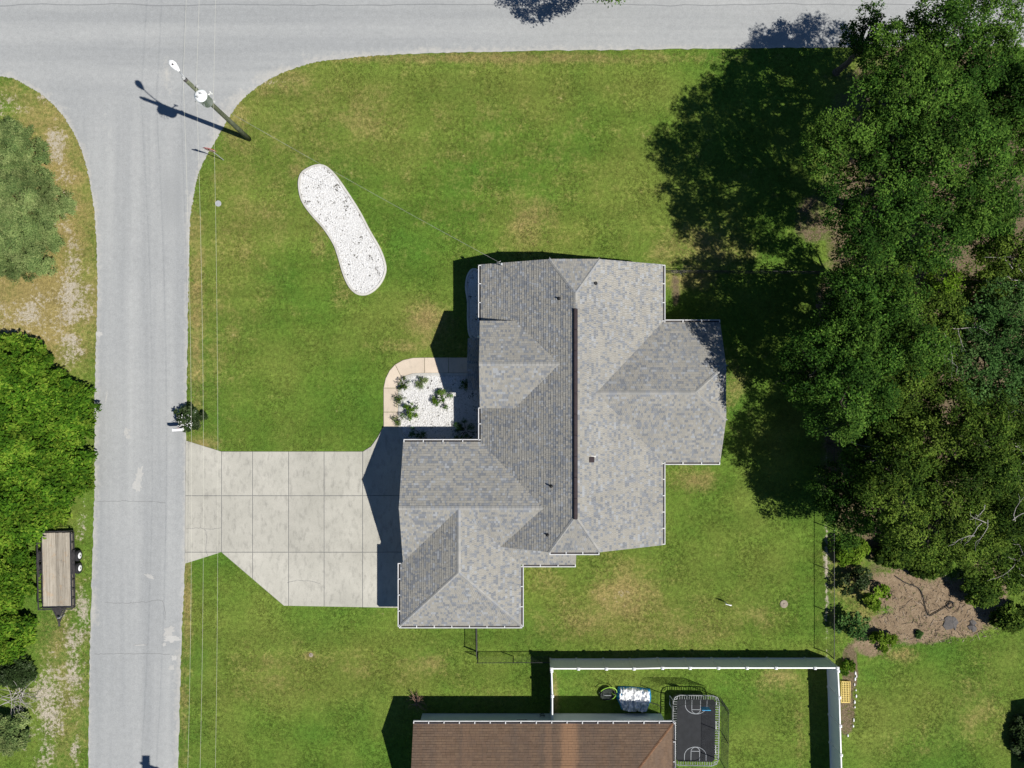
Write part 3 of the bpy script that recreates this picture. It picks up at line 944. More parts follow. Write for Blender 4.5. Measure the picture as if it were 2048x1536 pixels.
roof_polys = [
    [(xw, YN, ZE), (xw, nL, ZE), (xv, rL, zL), (xv - dv, YS, zL - 0.5 * dv), (xr - xj, YS, zj), (xr, aS, zr), (xr, aN, zr), (xr - xj, YN, zj)],
    [(xe, YS, ZE), (xe, eS, ZE), (xEv, eY, zEw), (xe, eN, ZE), (xe, YN, ZE), (xr + xj, YN, zj), (xr, aN, zr), (xr, aS, zr), (xr + xj, YS, zj)],
    [(xr - xj, YN, zj), (xr + xj, YN, zj), (xr, aN, zr)],
    [(xr - xj, YS, zj), (xr + xj, YS, zj), (xr, aS, zr)],
    [(XW, nL, ZE), (xw, nL, ZE), (xv, rL, zL), (XW, rL, zL)],
    [(XW, rL, zL), (XW, sL + (XW - gW), ZE + 0.5 * (XW - gW)), (gX, gN, zG)],
    [(gX, gN, zG), (gE, sL, ZE), (4.0, sL, ZE), (4.0, -9.95, zL - 0.5 * (rL + 9.95)), (xv - (rL + 9.95), -9.95, zL - 0.5 * (rL + 9.95)), (xv, rL, zL), (gX, rL, zL)],
    [(gW, sL, ZE), (gW, gS, ZE), (gX, gA, zG), (gX, gN, zG)],
    [(gE, gS, ZE), (gE, sL, ZE), (gX, gN, zG), (gX, gA, zG)],
    [(gW, gS, ZE), (gE, gS, ZE), (gX, gA, zG)],
    [(xe, eN, ZE), (xEv, eY, zEw), (aE, eY, zEw), (XE, eY + yjE, zjE), (XE, eN, ZE)],
    [(xe, eS, ZE), (XE, eS, ZE), (XE, eY - yjE, zjE), (aE, eY, zEw), (xEv, eY, zEw)],
    [(XE, eY - yjE, zjE), (XE, eY + yjE, zjE), (aE, eY, zEw)],
    [(XN, nY + nH, zNe), (XN, nY, zN), (xNr, nY, zN), (xNe, nY + nH, zNe)],
    [(XN, nY - nH, zNe), (xNe, nY - nH, zNe), (xNr, nY, zN), (XN, nY, zN)],
    [(-2.76, 1.25 + 1.6, 2.8), (-2.76, 1.25, 3.6), (-1.45, 1.25, 3.6), (-1.45, 1.25 + 1.6, 2.8)],
    [(-2.76, 1.25 - 1.6, 2.8), (-1.45, 1.25 - 1.6, 2.8), (-1.45, 1.25, 3.6), (-2.76, 1.25, 3.6)],
]
for i, rp in enumerate(roof_polys):
    roof_slope(rp, house, 'shingle_grey', 100 + i)
s5 = 1 / math.sqrt(1.25)
ex, wx = (s5, 0, -0.5 * s5), (-s5, 0, -0.5 * s5)
ny, sy = (0, s5, -0.5 * s5), (0, -s5, -0.5 * s5)
for k, (a, b, n1, n2) in enumerate([
    ((xr, aN, zr), (xr, 5.0, zr), ex, wx), ((xr, -7.3, zr), (xr, aS, zr), ex, wx),
    ((xr - xj, YN, zj), (xr, aN, zr), wx, ny), ((xr + xj, YN, zj), (xr, aN, zr), ex, ny),
    ((xr - xj, YS, zj), (xr, aS, zr), wx, sy), ((xr + xj, YS, zj), (xr, aS, zr), ex, sy),
    ((XW, rL, zL), (xv, rL, zL), ny, sy), ((gX, gA, zG), (gX, gN, zG), ex, wx),
    ((gW, gS, ZE), (gX, gA, zG), wx, sy), ((gE, gS, ZE), (gX, gA, zG), ex, sy),
    ((aE, eY, zEw), (xEv, eY, zEw), ny, sy), ((XE, eY + yjE, zjE), (aE, eY, zEw), ny, ex), ((XE, eY - yjE, zjE), (aE, eY, zEw), sy, ex),
    ((XN, nY, zN), (xNr, nY, zN), ny, sy)]):
    cap_run(a, b, n1, n2, house, 'cap_grey', 300 + k)
rv = MB()
for q in range(10):
    y0 = aN - 0.95 - q * 1.245
    rv.hexa([(xr - 0.14, y0 - 1.235, zr - 0.05), (xr + 0.14, y0 - 1.235, zr - 0.05), (xr + 0.14, y0, zr - 0.05), (xr - 0.14, y0, zr - 0.05),
             (xr - 0.08, y0 - 1.235, zr + 0.11), (xr + 0.08, y0 - 1.235, zr + 0.11), (xr + 0.08, y0, zr + 0.11), (xr - 0.08, y0, zr + 0.11)], 0.5)
rv.build('ridge_vent', 'ridge_vent', house, bevel=0.015)
# gutters
for a, b, o_ in [((xw, YN - .03, ZE), (xw, nY + nH + .05, ZE), (-1, 0, 0)), ((XW + .02, nL, ZE), (xw + .1, nL, ZE), (0, 1, 0)), ((xw, nY - nH - .0, ZE), (xw, nL + .1, ZE), (-1, 0, 0)),
                 ((gW, sL + .1, ZE), (gW, gS - .08, ZE), (-1, 0, 0)), ((gW - .08, gS, ZE), (gE + .08, gS, ZE), (0, -1, 0)), ((gE, gS - .08, ZE), (gE, sL - .1, ZE), (1, 0, 0)),
                 ((gE + .1, sL, ZE), (4.0, sL, ZE), (0, -1, 0)), ((xr - xj, YS, zj), (xr + xj, YS, zj), (0, -1, 0)),
                 ((xe, YN - .03, ZE), (xe, eN + .05, ZE), (1, 0, 0)), ((xe, eS - .05, ZE), (xe, YS + .03, ZE), (1, 0, 0)),
                 ((xe + .1, eN, ZE), (XE, eN, ZE), (0, 1, 0)), ((xe + .1, eS, ZE), (XE, eS, ZE), (0, -1, 0))]:
    gutter(a, b, o_, house)
# walls
def wall_box(x0, x1, y0, y1, prof=None):
    m = MB()
    m.box(x0, x1, y0, y1, -0.1, ZE + 0.05)
    return m
w = MB()
w.box(-1.5, 9.05, -9.75, 7.15, -0.1, 2.72)
# gable ends of the main block
def gable_y(y0, y1, xa, xb, za, xc, xd, zc):
    w.hexa([(xa, y0, za), (xb, y0, za), (xb, y1, za), (xa, y1, za), (xc, y0, zc), (xd, y0, zc), (xd, y1, zc), (xc, y1, zc)], 0.5)
gable_y(6.95, 7.15, -1.5, 9.0, 2.6, xr - 1.3, xr + 1.3, 4.55)
gable_y(-9.75, -9.55, -1.5, 9.0, 2.6, xr - 1.3, xr + 1.3, 4.55)
w.build('wall', 'stucco', house)
w = MB()
w.box(9.07, 12.7, -4.5, 3.47, -0.1, 2.7)
w.hexa([(12.5, -4.4, 2.6), (12.7, -4.4, 2.6), (12.7, 3.4, 2.6), (12.5, 3.4, 2.6), (12.5, eY - 1.5, 3.85), (12.7, eY - 1.5, 3.85), (12.7, eY + 1.5, 3.85), (12.5, eY + 1.5, 3.85)])
w.build('wall', 'stucco', house)
w = MB()
w.box(-6.5, -1.52, -10.9, -4.05, -0.1, 2.7)
w.hexa([(-6.5, -10.8, 2.6), (-6.3, -10.8, 2.6), (-6.3, -4.15, 2.6), (-6.5, -4.15, 2.6), (-6.5, rL - .05, 4.35), (-6.3, rL - .05, 4.35), (-6.3, rL + .05, 4.35), (-6.5, rL + .05, 4.35)])
w.box(-1.5, 3.6, -10.85, -9.77, -0.1, 2.7)
w.build('wall', 'stucco', house)
w = MB(); w.box(-6.55, 0.15, -14.7, -10.95, -0.1, 2.6); w.build('wall', 'stucco', house)
w = MB(); w.box(-1.55, 0.6, nY - nH + .35, nY + nH - .35, -0.1, zNe - .02)
w.hexa([(-1.55, nY - nH + .35, zNe - .05), (-1.4, nY - nH + .35, zNe - .05), (-1.4, nY + nH - .35, zNe - .05), (-1.55, nY + nH - .35, zNe - .05), (-1.55, nY - .05, zN - .2), (-1.4, nY - .05, zN - .2), (-1.4, nY + .05, zN - .2), (-1.55, nY + .05, zN - .2)])
w.build('wall', 'stucco', house)
for yy in (-0.15, 2.65):
    c = MB(); c.box(-2.68, -2.42, yy - .13, yy + .13, 0, 2.7); c.box(-2.72, -2.38, yy - .17, yy + .17, 0, 0.2); c.build('porch_column', 'white_paint', house)
def wall_panel(name, mat, axis, pos, a0, a1, z0, z1, out, rails=0, sub=None):
    """panel on an axis-aligned wall; out=+1/-1"""
    def mk(p0, p1, a, b, zz0, zz1):
        m = MB()
        lo, hi = min(p0, p1), max(p0, p1)
        if axis == 'X': m.box(lo, hi, a, b, zz0, zz1)
        else: m.box(a, b, lo, hi, zz0, zz1)
        return m
    f = mk(pos, pos + out * 0.05, a0, a1, z0, z1).build(name, 'white_paint', house)
    if sub == 'glass':
        mid = (a0 + a1) / 2; zm = (z0 + z1) / 2
        for (p, q) in ((a0 + .07, mid - .03), (mid + .03, a1 - .07)):
            for (zz, zq) in ((z0 + .07, zm - .02), (zm + .02, z1 - .07)):
                mk(pos + out * 0.05, pos + out * 0.058, p, q, zz, zq).build('pane', 'glass', f)
    if sub == 'door':
        n = max(1, int((z1 - z0) / 0.53))
        for i in range(n):
            mk(pos + out * 0.05, pos + out * 0.07, a0 + .05, a1 - .05, z0 + i * (z1 - z0) / n + .02, z0 + (i + 1) * (z1 - z0) / n - .02).build('panel', 'vinyl_cap', f)
wall_panel('garage_door', 'white_paint', 'X', -6.5, -9.9, -5.0, 0.05, 2.2, -1, sub='door')
wall_panel('garage_door', 'white_paint', 'X', -6.55, -14.2, -11.5, 0.05, 2.2, -1, sub='door')
wall_panel('front_door', 'white_paint', 'X', -1.55, 0.7, 1.75, 0.05, 2.1, -1, sub='door')
for y0 in (4.6, 6.0): wall_panel('window', '', 'X', -1.5, y0 - .1, y0 + .9, 0.9, 2.2, -1, sub='glass')
wall_panel('window', '', 'X', -1.5, -3.2, -2.0, 0.9, 2.2, -1, sub='glass')
for x0 in (0.4, 3.0, 6.0): wall_panel('window', '', 'Y', 7.15, x0, x0 + 1.3, 0.9, 2.2, 1, sub='glass')
for x0 in (5.2, 7.2): wall_panel('window', '', 'Y', -9.75, x0, x0 + 1.2, 0.9, 2.2, -1, sub='glass')
for y0 in (-2.8, 0.6): wall_panel('window', '', 'X', 12.7, y0, y0 + 1.6, 0.9, 2.2, 1, sub='glass')
wall_panel('window', '', 'Y', -14.7, -4.0, -2.6, 0.9, 2.2, -1, sub='glass')
wall_panel('window', '', 'X', 9.05, -8.4, -7.0, 0.9, 2.2, 1, sub='glass')
# roof furniture
def roof_z(x):  # main block
    return zr - 0.5 * abs(x - xr)
for (ix, iy, h) in ((1118, 598, 0.32), (1190, 567, 0.25), (1096, 1070, 0.3), (1103, 972, 0.42)):
    p = at(ix, iy, 4.7)
    zz = roof_z(p.x)
    m = MB(); m.lathe((p.x, p.y, zz - 0.1), [(0.05, 0), (0.05, h)], 12); m.lathe((p.x, p.y, zz - 0.06), [(0.15, 0), (0.1, 0.09), (0.06, 0.14)], 12)
    m.build('vent_pipe', 'black_metal', house)
p = at(1183, 919, 4.9)
m = MB(); z0 = roof_z(p.x); m.box(p.x - .16, p.x + .16, p.y - .16, p.y + .16, z0 - .2, z0 + .12); m.build('roof_vent', 'ridge_vent', house, bevel=0.02)
m = MB(); m.box(p.x - .26, p.x + .26, p.y + .14, p.y + .24, z0 - .2, z0 + .02); m.build('vent_flashing', 'cap_stone', house)
mast = at(1003, 529, 3.6)
m = MB(); m.tube([(mast.x, mast.y, 2.8), (mast.x, mast.y, 3.75)], 0.035, 10); m.lathe((mast.x, mast.y, 3.72), [(0.04, 0), (0.09, 0.05), (0.07, 0.15), (0.02, 0.18)], 12)
m.lathe((mast.x, mast.y, 3.05), [(0.16, 0), (0.05, 0.12)], 12)
m.tube([(mast.x + .02, mast.y, 3.8), (mast.x - .25, mast.y + .02, 3.5), (mast.x - .3, mast.y + .1, 3.62), (mast.x - .05, mast.y + .2, 3.7)], 0.012, 6)
m.build('service_mast', 'steel', house, smooth=True)
# small wall lamps on house front
for (x, y, z) in ((-2.0, 2.95, 2.5), (-6.75, -10.75, 2.3)):
    m = MB(); m.lathe((x - .1, y, z - .12), [(0.03, 0), (0.08, 0.05), (0.08, 0.16), (0.02, 0.24)], 10); m.bar((x - .1, y, z + .1), (x + .5, y, z + .1), .03, .03); m.build('wall_lamp', 'white_paint', house)

# ------------------------------------------------------------------ neighbour house
nb = thing('house', (0, 0, 0), 'neighbouring house with brown streaked shingle roof behind the white fence', 'house')
bW, bE, bN = at(825, 0, 2.4).x + .05, at(1350, 0, 2.4).x - .12, at(0, 1444, 2.4).y - .1
bR = at(0, 768 + 722).y; hb = bN - bR; pb = 0.45; zb = 2.4; zbr = zb + pb * hb
bS = bR - hb
nbp = [[(bW, bN, zb), (bW, bR, zbr), (bE - hb, bR, zbr), (bE, bN, zb)], [(bW, bS, zb), (bE, bS, zb), (bE - hb, bR, zbr), (bW, bR, zbr)], [(bE, bS, zb), (bE, bN, zb), (bE - hb, bR, zbr)]]
for i, rp in enumerate(nbp):
    roof_slope(rp, nb, 'shingle_brown', 200 + i, expo=0.15, tabw=(0.2, 0.34))
cap_run((bE, bN, zb), (bE - hb, bR, zbr), (0, s5, -.5 * s5), (s5, 0, -.5 * s5), nb, 'cap_brown', 330, 0.12)
cap_run((bW, bR, zbr), (bE - hb, bR, zbr), ny, sy, nb, 'cap_brown', 331, 0.12)
gutter((bW, bN, zb), (bE + .1, bN, zb), (0, 1, 0), nb, 0.92)
gutter((bE, bN + .1, zb), (bE, bS, zb), (1, 0, 0), nb, 1.1)
wy = at(0, 1427).y; wx0 = at(845, 0).x; wx1 = at(1322, 0).x
m = MB(); m.box(wx0, wx1, bS + .5, wy, -0.1, zb - .02)
m.hexa([(wx0, bS + .5, zb - .1), (wx0 + .2, bS + .5, zb - .1), (wx0 + .2, wy, zb - .1), (wx0, wy, zb - .1), (wx0, bR - .05, zbr - .25), (wx0 + .2, bR - .05, zbr - .25), (wx0 + .2, bR + .05, zbr - .25), (wx0, bR + .05, zbr - .25)])
m.build('wall', 'siding', nb)
z = 0.12
while z < 2.3:
    m = MB(); m.hexa([(wx0 - .005, wy, z), (wx1 + .005, wy, z), (wx1 + .005, wy + .022, z), (wx0 - .005, wy + .022, z), (wx0 - .005, wy, z + .19), (wx1 + .005, wy, z + .19), (wx1 + .005, wy + .006, z + .19), (wx0 - .005, wy + .006, z + .19)])
    m.build('siding_board', 'siding', nb)
    z += 0.2
m = MB(); m.box(at(1031, 0).x, at(1056, 0).x, wy + .02, wy + .05, 1.0, 2.1); f_ = m.build('window', 'white_paint', nb)
m = MB(); m.box(at(1031, 0).x + .06, at(1056, 0).x - .06, wy + .05, wy + .056, 1.06, 2.04); m.build('pane', 'glass', f_)
m = MB(); p = at(1084, 1428); m.tube([(p.x - .15, wy + .08, .6), (p.x, wy + .2, .75), (p.x + .15, wy + .08, .6), (p.x + .05, wy + .22, .45), (p.x - .18, wy + .12, .5)], .03, 6); m.build('hose_reel', 'dark_metal', nb)

# unseen building, added so its roof edge shades the lawn corner
fh = thing('shade_shed', at(2120, 1520), 'unseen dark roofed building added east of the open lawn for its shadow', 'shade_shed')
c = fh.location
m = MB(); m.box(34.7 - c.x, 38 - c.x, -27.5 - c.y, -21.75 - c.y, -0.05, 2.3); m.build('wall', 'siding', fh)
m = MB(); m.hexa([(34.5 - c.x, -27.8 - c.y, 2.3), (38.3 - c.x, -27.8 - c.y, 2.3), (38.3 - c.x, -21.5 - c.y, 2.3), (34.5 - c.x, -21.5 - c.y, 2.3), (36.3 - c.x, -27.8 - c.y, 3.1), (36.5 - c.x, -27.8 - c.y, 3.1), (36.5 - c.x, -21.5 - c.y, 3.1), (36.3 - c.x, -21.5 - c.y, 3.1)])
m.build('roof', 'shingle_brown', fh)

# ------------------------------------------------------------------ white vinyl fence
FH = 1.83
def vinyl_fence(name, posts, label):
    base = Vector((posts[0][0], posts[0][1], 0))
    root = thing(name, base, label, 'fence')
    lp = [Vector((x, y, 0)) - base for x, y in posts]
    for p in lp:
        m = MB(); m.box(p.x - .065, p.x + .065, p.y - .065, p.y + .065, -0.05, FH + .06)
        po = m.build('post', 'vinyl_cap', root)
        m = MB(); m.hexa([(p.x - .09, p.y - .09, FH + .062), (p.x + .09, p.y - .09, FH + .062), (p.x + .09, p.y + .09, FH + .062), (p.x - .09, p.y + .09, FH + .062), (p.x - .02, p.y - .02, FH + .12), (p.x + .02, p.y - .02, FH + .12), (p.x + .02, p.y + .02, FH + .12), (p.x - .02, p.y + .02, FH + .12)])
        m.build('post_cap', 'vinyl_cap', po)
    for a, b in zip(lp[:-1], lp[1:]):
        d = (b - a).normalized(); a2 = a + d * .066; b2 = b - d * .066
        up = Vector((0, 0, 1)); sd = d.cross(up)
        m = MB(); m.bar(a2 + up * (FH - .05), b2 + up * (FH - .05), 0.075, 0.12); m.build('top_rail', 'vinyl_cap', root)
        m = MB(); m.bar(a2 + up * .1, b2 + up * .1, 0.07, 0.14); m.build('bottom_rail', 'vinyl', root)
        Lp = (b2 - a2).length; n = max(2, int(Lp / 0.24))
        for i in range(n):
            q0 = a2 + d * (Lp * i / n + .003); q1 = a2 + d * (Lp * (i + 1) / n - .003)
            m = MB(); m.bar(q0 + up * (FH / 2 + .02), q1 + up * (FH / 2 + .02), 0.022, FH - .28); m.build('panel_board', 'vinyl', root)
    return root
def FP(x, y):
    q = at(x, y, FH); return (q.x, q.y)
vinyl_fence('vinyl_fence', [FP(x, 1337 + (0.5 if x < 1300 else -1)) for x in (1103, 1157, 1213, 1268, 1325, 1380, 1437, 1494, 1552, 1630, 1675)], 'white vinyl privacy fence run along the back lawn, parallel to the brown roof')
e0 = FP(1675.5, 1337)
vinyl_fence('vinyl_fence', [(e0[0] + .02, e0[1] - .16)] + [FP(1677 + (y - 1337) * .03, y) for y in (1395, 1452, 1510, 1567, 1625)], 'white vinyl privacy fence run beside the yellow crate and trampoline yard')
vinyl_fence('vinyl_fence', [FP(1103.5, 1342), FP(1105, 1392), (FP(1105, 1440)[0], at(0, 1424).y)], 'short white vinyl fence stub ending at the siding of the brown roofed house')

# ------------------------------------------------------------------ black chain link fence
def chain_fence(pts, h, label, name='chain_link_fence', post_every=2.9, loc=None):
    base = Vector((pts[0][0], pts[0][1], 0))
    root = thing(name, base, label, 'fence')
    lp = [Vector((x, y, 0)) - base for x, y in pts]
    for a, b in zip(lp[:-1], lp[1:]):
        d = (b - a); Ln = d.length; d.normalize(); up = Vector((0, 0, 1))
        n = max(1, round(Ln / post_every))
        for i in range(n + 1):
            if i == 0 and a != lp[0]: continue
            p = a + d * (Ln * i / n)
            m = MB(); m.tube([p - up * .05, p + up * (h + .05)], .03, 8); m.build('post', 'black_metal', root)
        m = MB(); m.tube([a + up * h, b + up * h], .022, 6); m.build('top_rail', 'black_metal', root)
        m = MB()
        g = 0.12
        x = -h
        while x < Ln:
            for sgn in (1, -1):
                # diagonal wires
                if sgn == 1: s0, z0, s1, z1 = x, 0.03, x + h, h
                else: s0, z0, s1, z1 = x, h, x + h, 0.03
                if s0 < 0: z0 = z0 + (z1 - z0) * (-s0) / (s1 - s0); s0 = 0
                if s1 > Ln: z1 = z0 + (z1 - z0) * (Ln - s0) / (s1 - s0); s1 = Ln
                if s1 - s0 > .02:
                    m.bar(a + d * s0 + up * z0, a + d * s1 + up * z1, .0035, .0035)
            x += g
        m.build('wire_mesh', 'black_metal', root)
    return root
ch = 1.2
c1 = at(1337, 545); 
cx_ = at(1668.5, 1300, ch).x
chain_fence([(9.15, at(0, 541, ch).y), (cx_, at(0, 543, ch).y)], ch, 'black chain link fence running from the house corner into the trees')
chain_fence([(cx_, at(0, 543, ch).y - .08), (cx_, at(0, 1318, ch).y)], ch, 'long black chain link fence along the woods ending at the white fence')
gx = at(956, 1290).x
chain_fence([(gx, at(0, 1326, ch).y), (at(1099, 0, ch).x, at(0, 1325, ch).y)], ch, 'short black chain link fence between the gate and the white fence', post_every=2.4)
gate = thing('gate', (gx, at(0, 1316, ch).y, 0), 'black metal gate standing between the grey house and chain link fence', 'gate')
y1 = (-14.75) - gate.location.y
m = MB(); m.tube([(0, y1, -.05), (0, y1, 1.35)], .04, 8); m.build('post', 'black_metal', gate)
m = MB(); m.tube([(0, -.02, -.05), (0, -.02, 1.35)], .04, 8); m.build('post', 'black_metal', gate)
for lx, ya, yb in ((-0.05, 0.05, y1 - .95),):
    m = MB(); m.tube([(lx, ya, .12), (lx, ya, 1.2), (lx - .02, yb, 1.2), (lx - .02, yb, .12), (lx, ya, .12)], .024, 8); m.build('gate_frame', 'black_metal', gate)
    m = MB()
    k = ya
    while k < yb:
        m.bar((lx, k, .14), (lx, k, 1.18), .006, .006); k += .07
    for zz in np.arange(.2, 1.2, .09): m.bar((lx, ya, zz), (lx - .02, yb, zz), .006, .006)
    m.build('wire_mesh', 'black_metal', gate)
m = MB(); m.tube([(-.05, y1 - .9, .12), (-.05, y1 - .9, 1.2), (0, y1 - .05, 1.2), (0, y1 - .05, .12), (-.05, y1 - .9, .12)], .022, 8); m.build('gate_frame', 'black_metal', gate)
m = MB(); m.bar((0, y1 - .93, .95), (-.12, y1 - .93, .95), .05, .05); m.build('latch', 'steel', gate)

# ------------------------------------------------------------------ utility poles and wires
def utility_pole(loc, label, lamp, seed):
    root = thing('utility_pole', loc, label, 'utility pole')
    HP = 10.1
    m = MB()
    m.tube([(0, 0, -.2), (0, 0, 3), (0, 0, 6.5), (0, 0, HP)], [.16, .145, .13, .11], 14)
    m.build('pole', 'pole_wood', root, smooth=True)
    m = MB(); m.lathe((0, 0, HP + .002), [(.12, 0), (.12, .05), (.05, .09)], 14); m.build('pole_cap', 'dark_metal', root)
    m = MB(); m.lathe((0, 0, HP + .1), [(.02, -.1), (.02, .1), (.09, .12), (.05, .17), (.09, .2), (.05, .25), (.07, .28), (.02, .32)], 12); m.build('insulator', 'porcelain', root)
    for zz, sd in ((9.25, .14), (6.9, .17)):
        m = MB(); m.tube([(0, 0, zz), (sd + .12, 0, zz)], .02, 6); m.lathe((sd + .12, 0, zz - .06), [(.05, 0), (.08, .03), (.05, .07), (.08, .1), (.04, .14)], 10); m.build('insulator', 'porcelain', root)
    # transformer
    tc = (.25, -.33)
    m = MB(); m.lathe((tc[0], tc[1], 7.7), [(.26, 0), (.32, .04), (.32, .95), (.36, .97), (.36, 1.02), (.25, 1.09), (.06, 1.12)], 28)
    tr_ = m.build('transformer', 'enamel_grey', root, smooth=True)
    tr_['label'] = 'pale grey round pole transformer'
    for k, (ax, ay) in enumerate(((.05, .08), (-.12, -.1))):
        m = MB(); m.lathe((tc[0] + ax, tc[1] + ay, 8.77), [(.04, 0), (.06, .04), (.035, .09), (.05, .13), (.025, .2)], 10); m.build('bushing', 'porcelain', tr_)
    for k in range(4):
        a = -2.7 + k * .45
        m = MB(); q = Vector((tc[0] + math.cos(a) * .31, tc[1] + math.sin(a) * .34, 8.4))
        m.tube([q, q + Vector((math.cos(a) * .14, math.sin(a) * .14, .03)), q + Vector((math.cos(a) * .2, math.sin(a) * .2, -.12))], .014, 6); m.build('terminal', 'steel', tr_)
    m = MB(); m.bar((.05, -.1, 8.4), (tc[0], tc[1] + .1, 8.4), .12, .06); m.bar((.05, -.1, 7.9), (tc[0], tc[1] + .1, 7.9), .12, .06); m.build('bracket', 'dark_metal', root)
    m = MB(); m.bar((0.1, .05, 7.6), (.38, .2, 7.6), .05, .05); m.lathe((.4, .22, 7.45), [(.03, 0), (.05, .05), (.035, .2), (.05, .3), (.02, .36)], 10); m.build('cutout_fuse', 'white_paint', root)
    if lamp:
        hx, hy = -.83, .92
        m = MB(); m.tube([(-.08, .1, 8.0), (-.3, .34, 8.6), (hx * .8, hy * .8, 8.9), (hx, hy, 8.93)], .032, 8); m.build('lamp_arm', 'steel', root, smooth=True)
        d = Vector((hx, hy, 0)).normalized(); s_ = Vector((-d.y, d.x, 0))
        m = MB()
        prof = [(0, .06), (.12, .11), (.3, .17), (.5, .2), (.66, .17), (.76, .09), (.79, .02)]
        rings = []
        b0 = Vector((hx, hy, 8.95))
        for t_, wd in prof:
            rings.append([b0 + d * t_ + s_ * (wd * math.cos(a)) + Vector((0, 0, .075 * math.sin(a) * (wd / .2 + .3))) for a in [2 * math.pi * j / 12 for j in range(12)]])
        for r0, r1 in zip(rings[:-1], rings[1:]):
            for j in range(12): m.face([r0[j], r0[(j + 1) % 12], r1[(j + 1) % 12], r1[j]], .5)
        m.face(list(reversed(rings[0])), .5); m.face(rings[-1], .5)
        lh = m.build('lamp_head', 'white_paint', root, smooth=True)
        m = MB(); q = b0 + d * .45; m.lathe((q.x, q.y, q.z + .08), [(.045, 0), (.045, .06), (.03, .075)], 12); m.build('photocell', 'dark_metal', lh)
    return root
PB = at(498, 278)
utility_pole(PB, 'wooden utility pole with street lamp, transformer and service wire at the road corner', True, 1)
PB2 = Vector((PB.x, PB.y - 43.9, 0)); PB3 = Vector((PB.x, PB.y + 43.6, 0))
p2 = utility_pole(PB2, 'wooden utility pole with transformer and added shadow casting panel further along the side street', False, 2)
m = MB(); m.bar((0, 0, 9.9), (.2, .1, 10.05), .05, .05); m.bar((.2, .1, 10.05), (.2, .1, 10.2), .05, .05); m.build('shadow_panel_bracket', 'steel', p2)
m = MB(); m.box(-.06, .44, -.4, .55, 10.2, 10.24); m.build('shadow_panel', 'glass', p2)  # unseen flat panel, added to cast a rectangular shadow on the road
def wire(a, b, sag, r, label, mat, n=40):
    a = Vector(a); b = Vector(b)
    m = MB(); pts = []
    for i in range(n + 1):
        t_ = i / n; p = a.lerp(b, t_); p.z -= sag * 4 * t_ * (1 - t_); pts.append(p - a)
    m.tube(pts, r, 5)
    o = m.build('overhead_wire', mat)
    o.location = a
    return tag(o, label, 'wire', 'overhead wires along the side street')
for off, z, sg, nm in ((0, 10.42, 1.1, 'topmost'), (.26, 9.33, 1.0, 'middle'), (.29, 6.98, .7, 'lowest')):
    wire((PB2.x + off, PB2.y, z), (PB.x + off, PB.y, z), sg, .0048, '%s of the three overhead wires between the two utility poles' % nm, 'alu_wire')
    wire((PB.x + off, PB.y, z), (PB3.x + off, PB3.y, z), sg, .0048, '%s overhead wire leading north over the cross street from the corner pole' % nm, 'alu_wire')
w_ = wire((PB.x + .15, PB.y + .05, 6.3), (mast.x - .02, mast.y + .05, 3.74), .55, .007, 'service drop wire sagging from the corner pole to the grey roof', 'dark_wire', 48)
w_['group'] = 'service wires'

# ------------------------------------------------------------------ stop sign
sb = at(447, 320)
sign = thing('stop_sign', sb, 'red octagonal stop sign on a thin post at the street corner', 'sign', math.radians(-12))
m = MB(); m.bar((0, 0, -.1), (0, 0, 2.75), .045, .045, up=(0, 1, 0)); m.build('post', 'steel', sign)
def octo(r, y0, y1):
    m = MB(); p = [(r * math.cos(math.radians(22.5 + 45 * i)), r * math.sin(math.radians(22.5 + 45 * i))) for i in range(8)]
    f0 = [(x, y0, 2.4 + z) for x, z in p]; f1 = [(x, y1, 2.4 + z) for x, z in p]
    m.face(f0); m.face(list(reversed(f1)))
    for i in range(8):
        j = (i + 1) % 8; m.face([f0[i], f1[i], f1[j], f0[j]])
    return m
pl = octo(.41, -.05, -.025).build('plate', 'red_sign', sign)
m = MB()
for i in range(8):
    a0, a1 = math.radians(22.5 + 45 * i), math.radians(67.5 + 45 * i)
    q0 = [(.395 * math.cos(a), 2.4 + .395 * math.sin(a)) for a in (a0, a1)]; q1 = [(.372 * math.cos(a), 2.4 + .372 * math.sin(a)) for a in (a1, a0)]
    ff = [(x, -.0535, z) for x, z in q0 + q1]; fb = [(x, -.0505, z) for x, z in q0 + q1]
    m.hexa(fb + ff)
m.build('border', 'white_paint', pl)
cu = bpy.data.curves.new('letters', 'FONT'); cu.body = 'STOP'; cu.size = .34; cu.align_x = 'CENTER'; cu.align_y = 'CENTER'; cu.extrude = .002
tmp = bpy.data.objects.new('tmp', cu); COL.objects.link(tmp)
dg = bpy.context.evaluated_depsgraph_get()
tm = bpy.data.meshes.new_from_object(tmp.evaluated_get(dg))
bpy.data.objects.remove(tmp, do_unlink=True)
tm.materials.clear(); tm.materials.append(M['white_paint'])
lt = bpy.data.objects.new('lettering', tm); COL.objects.link(lt); lt.parent = sign; lt.location = (0, -.062, 2.4); lt.rotation_euler = (math.pi / 2, 0, 0)

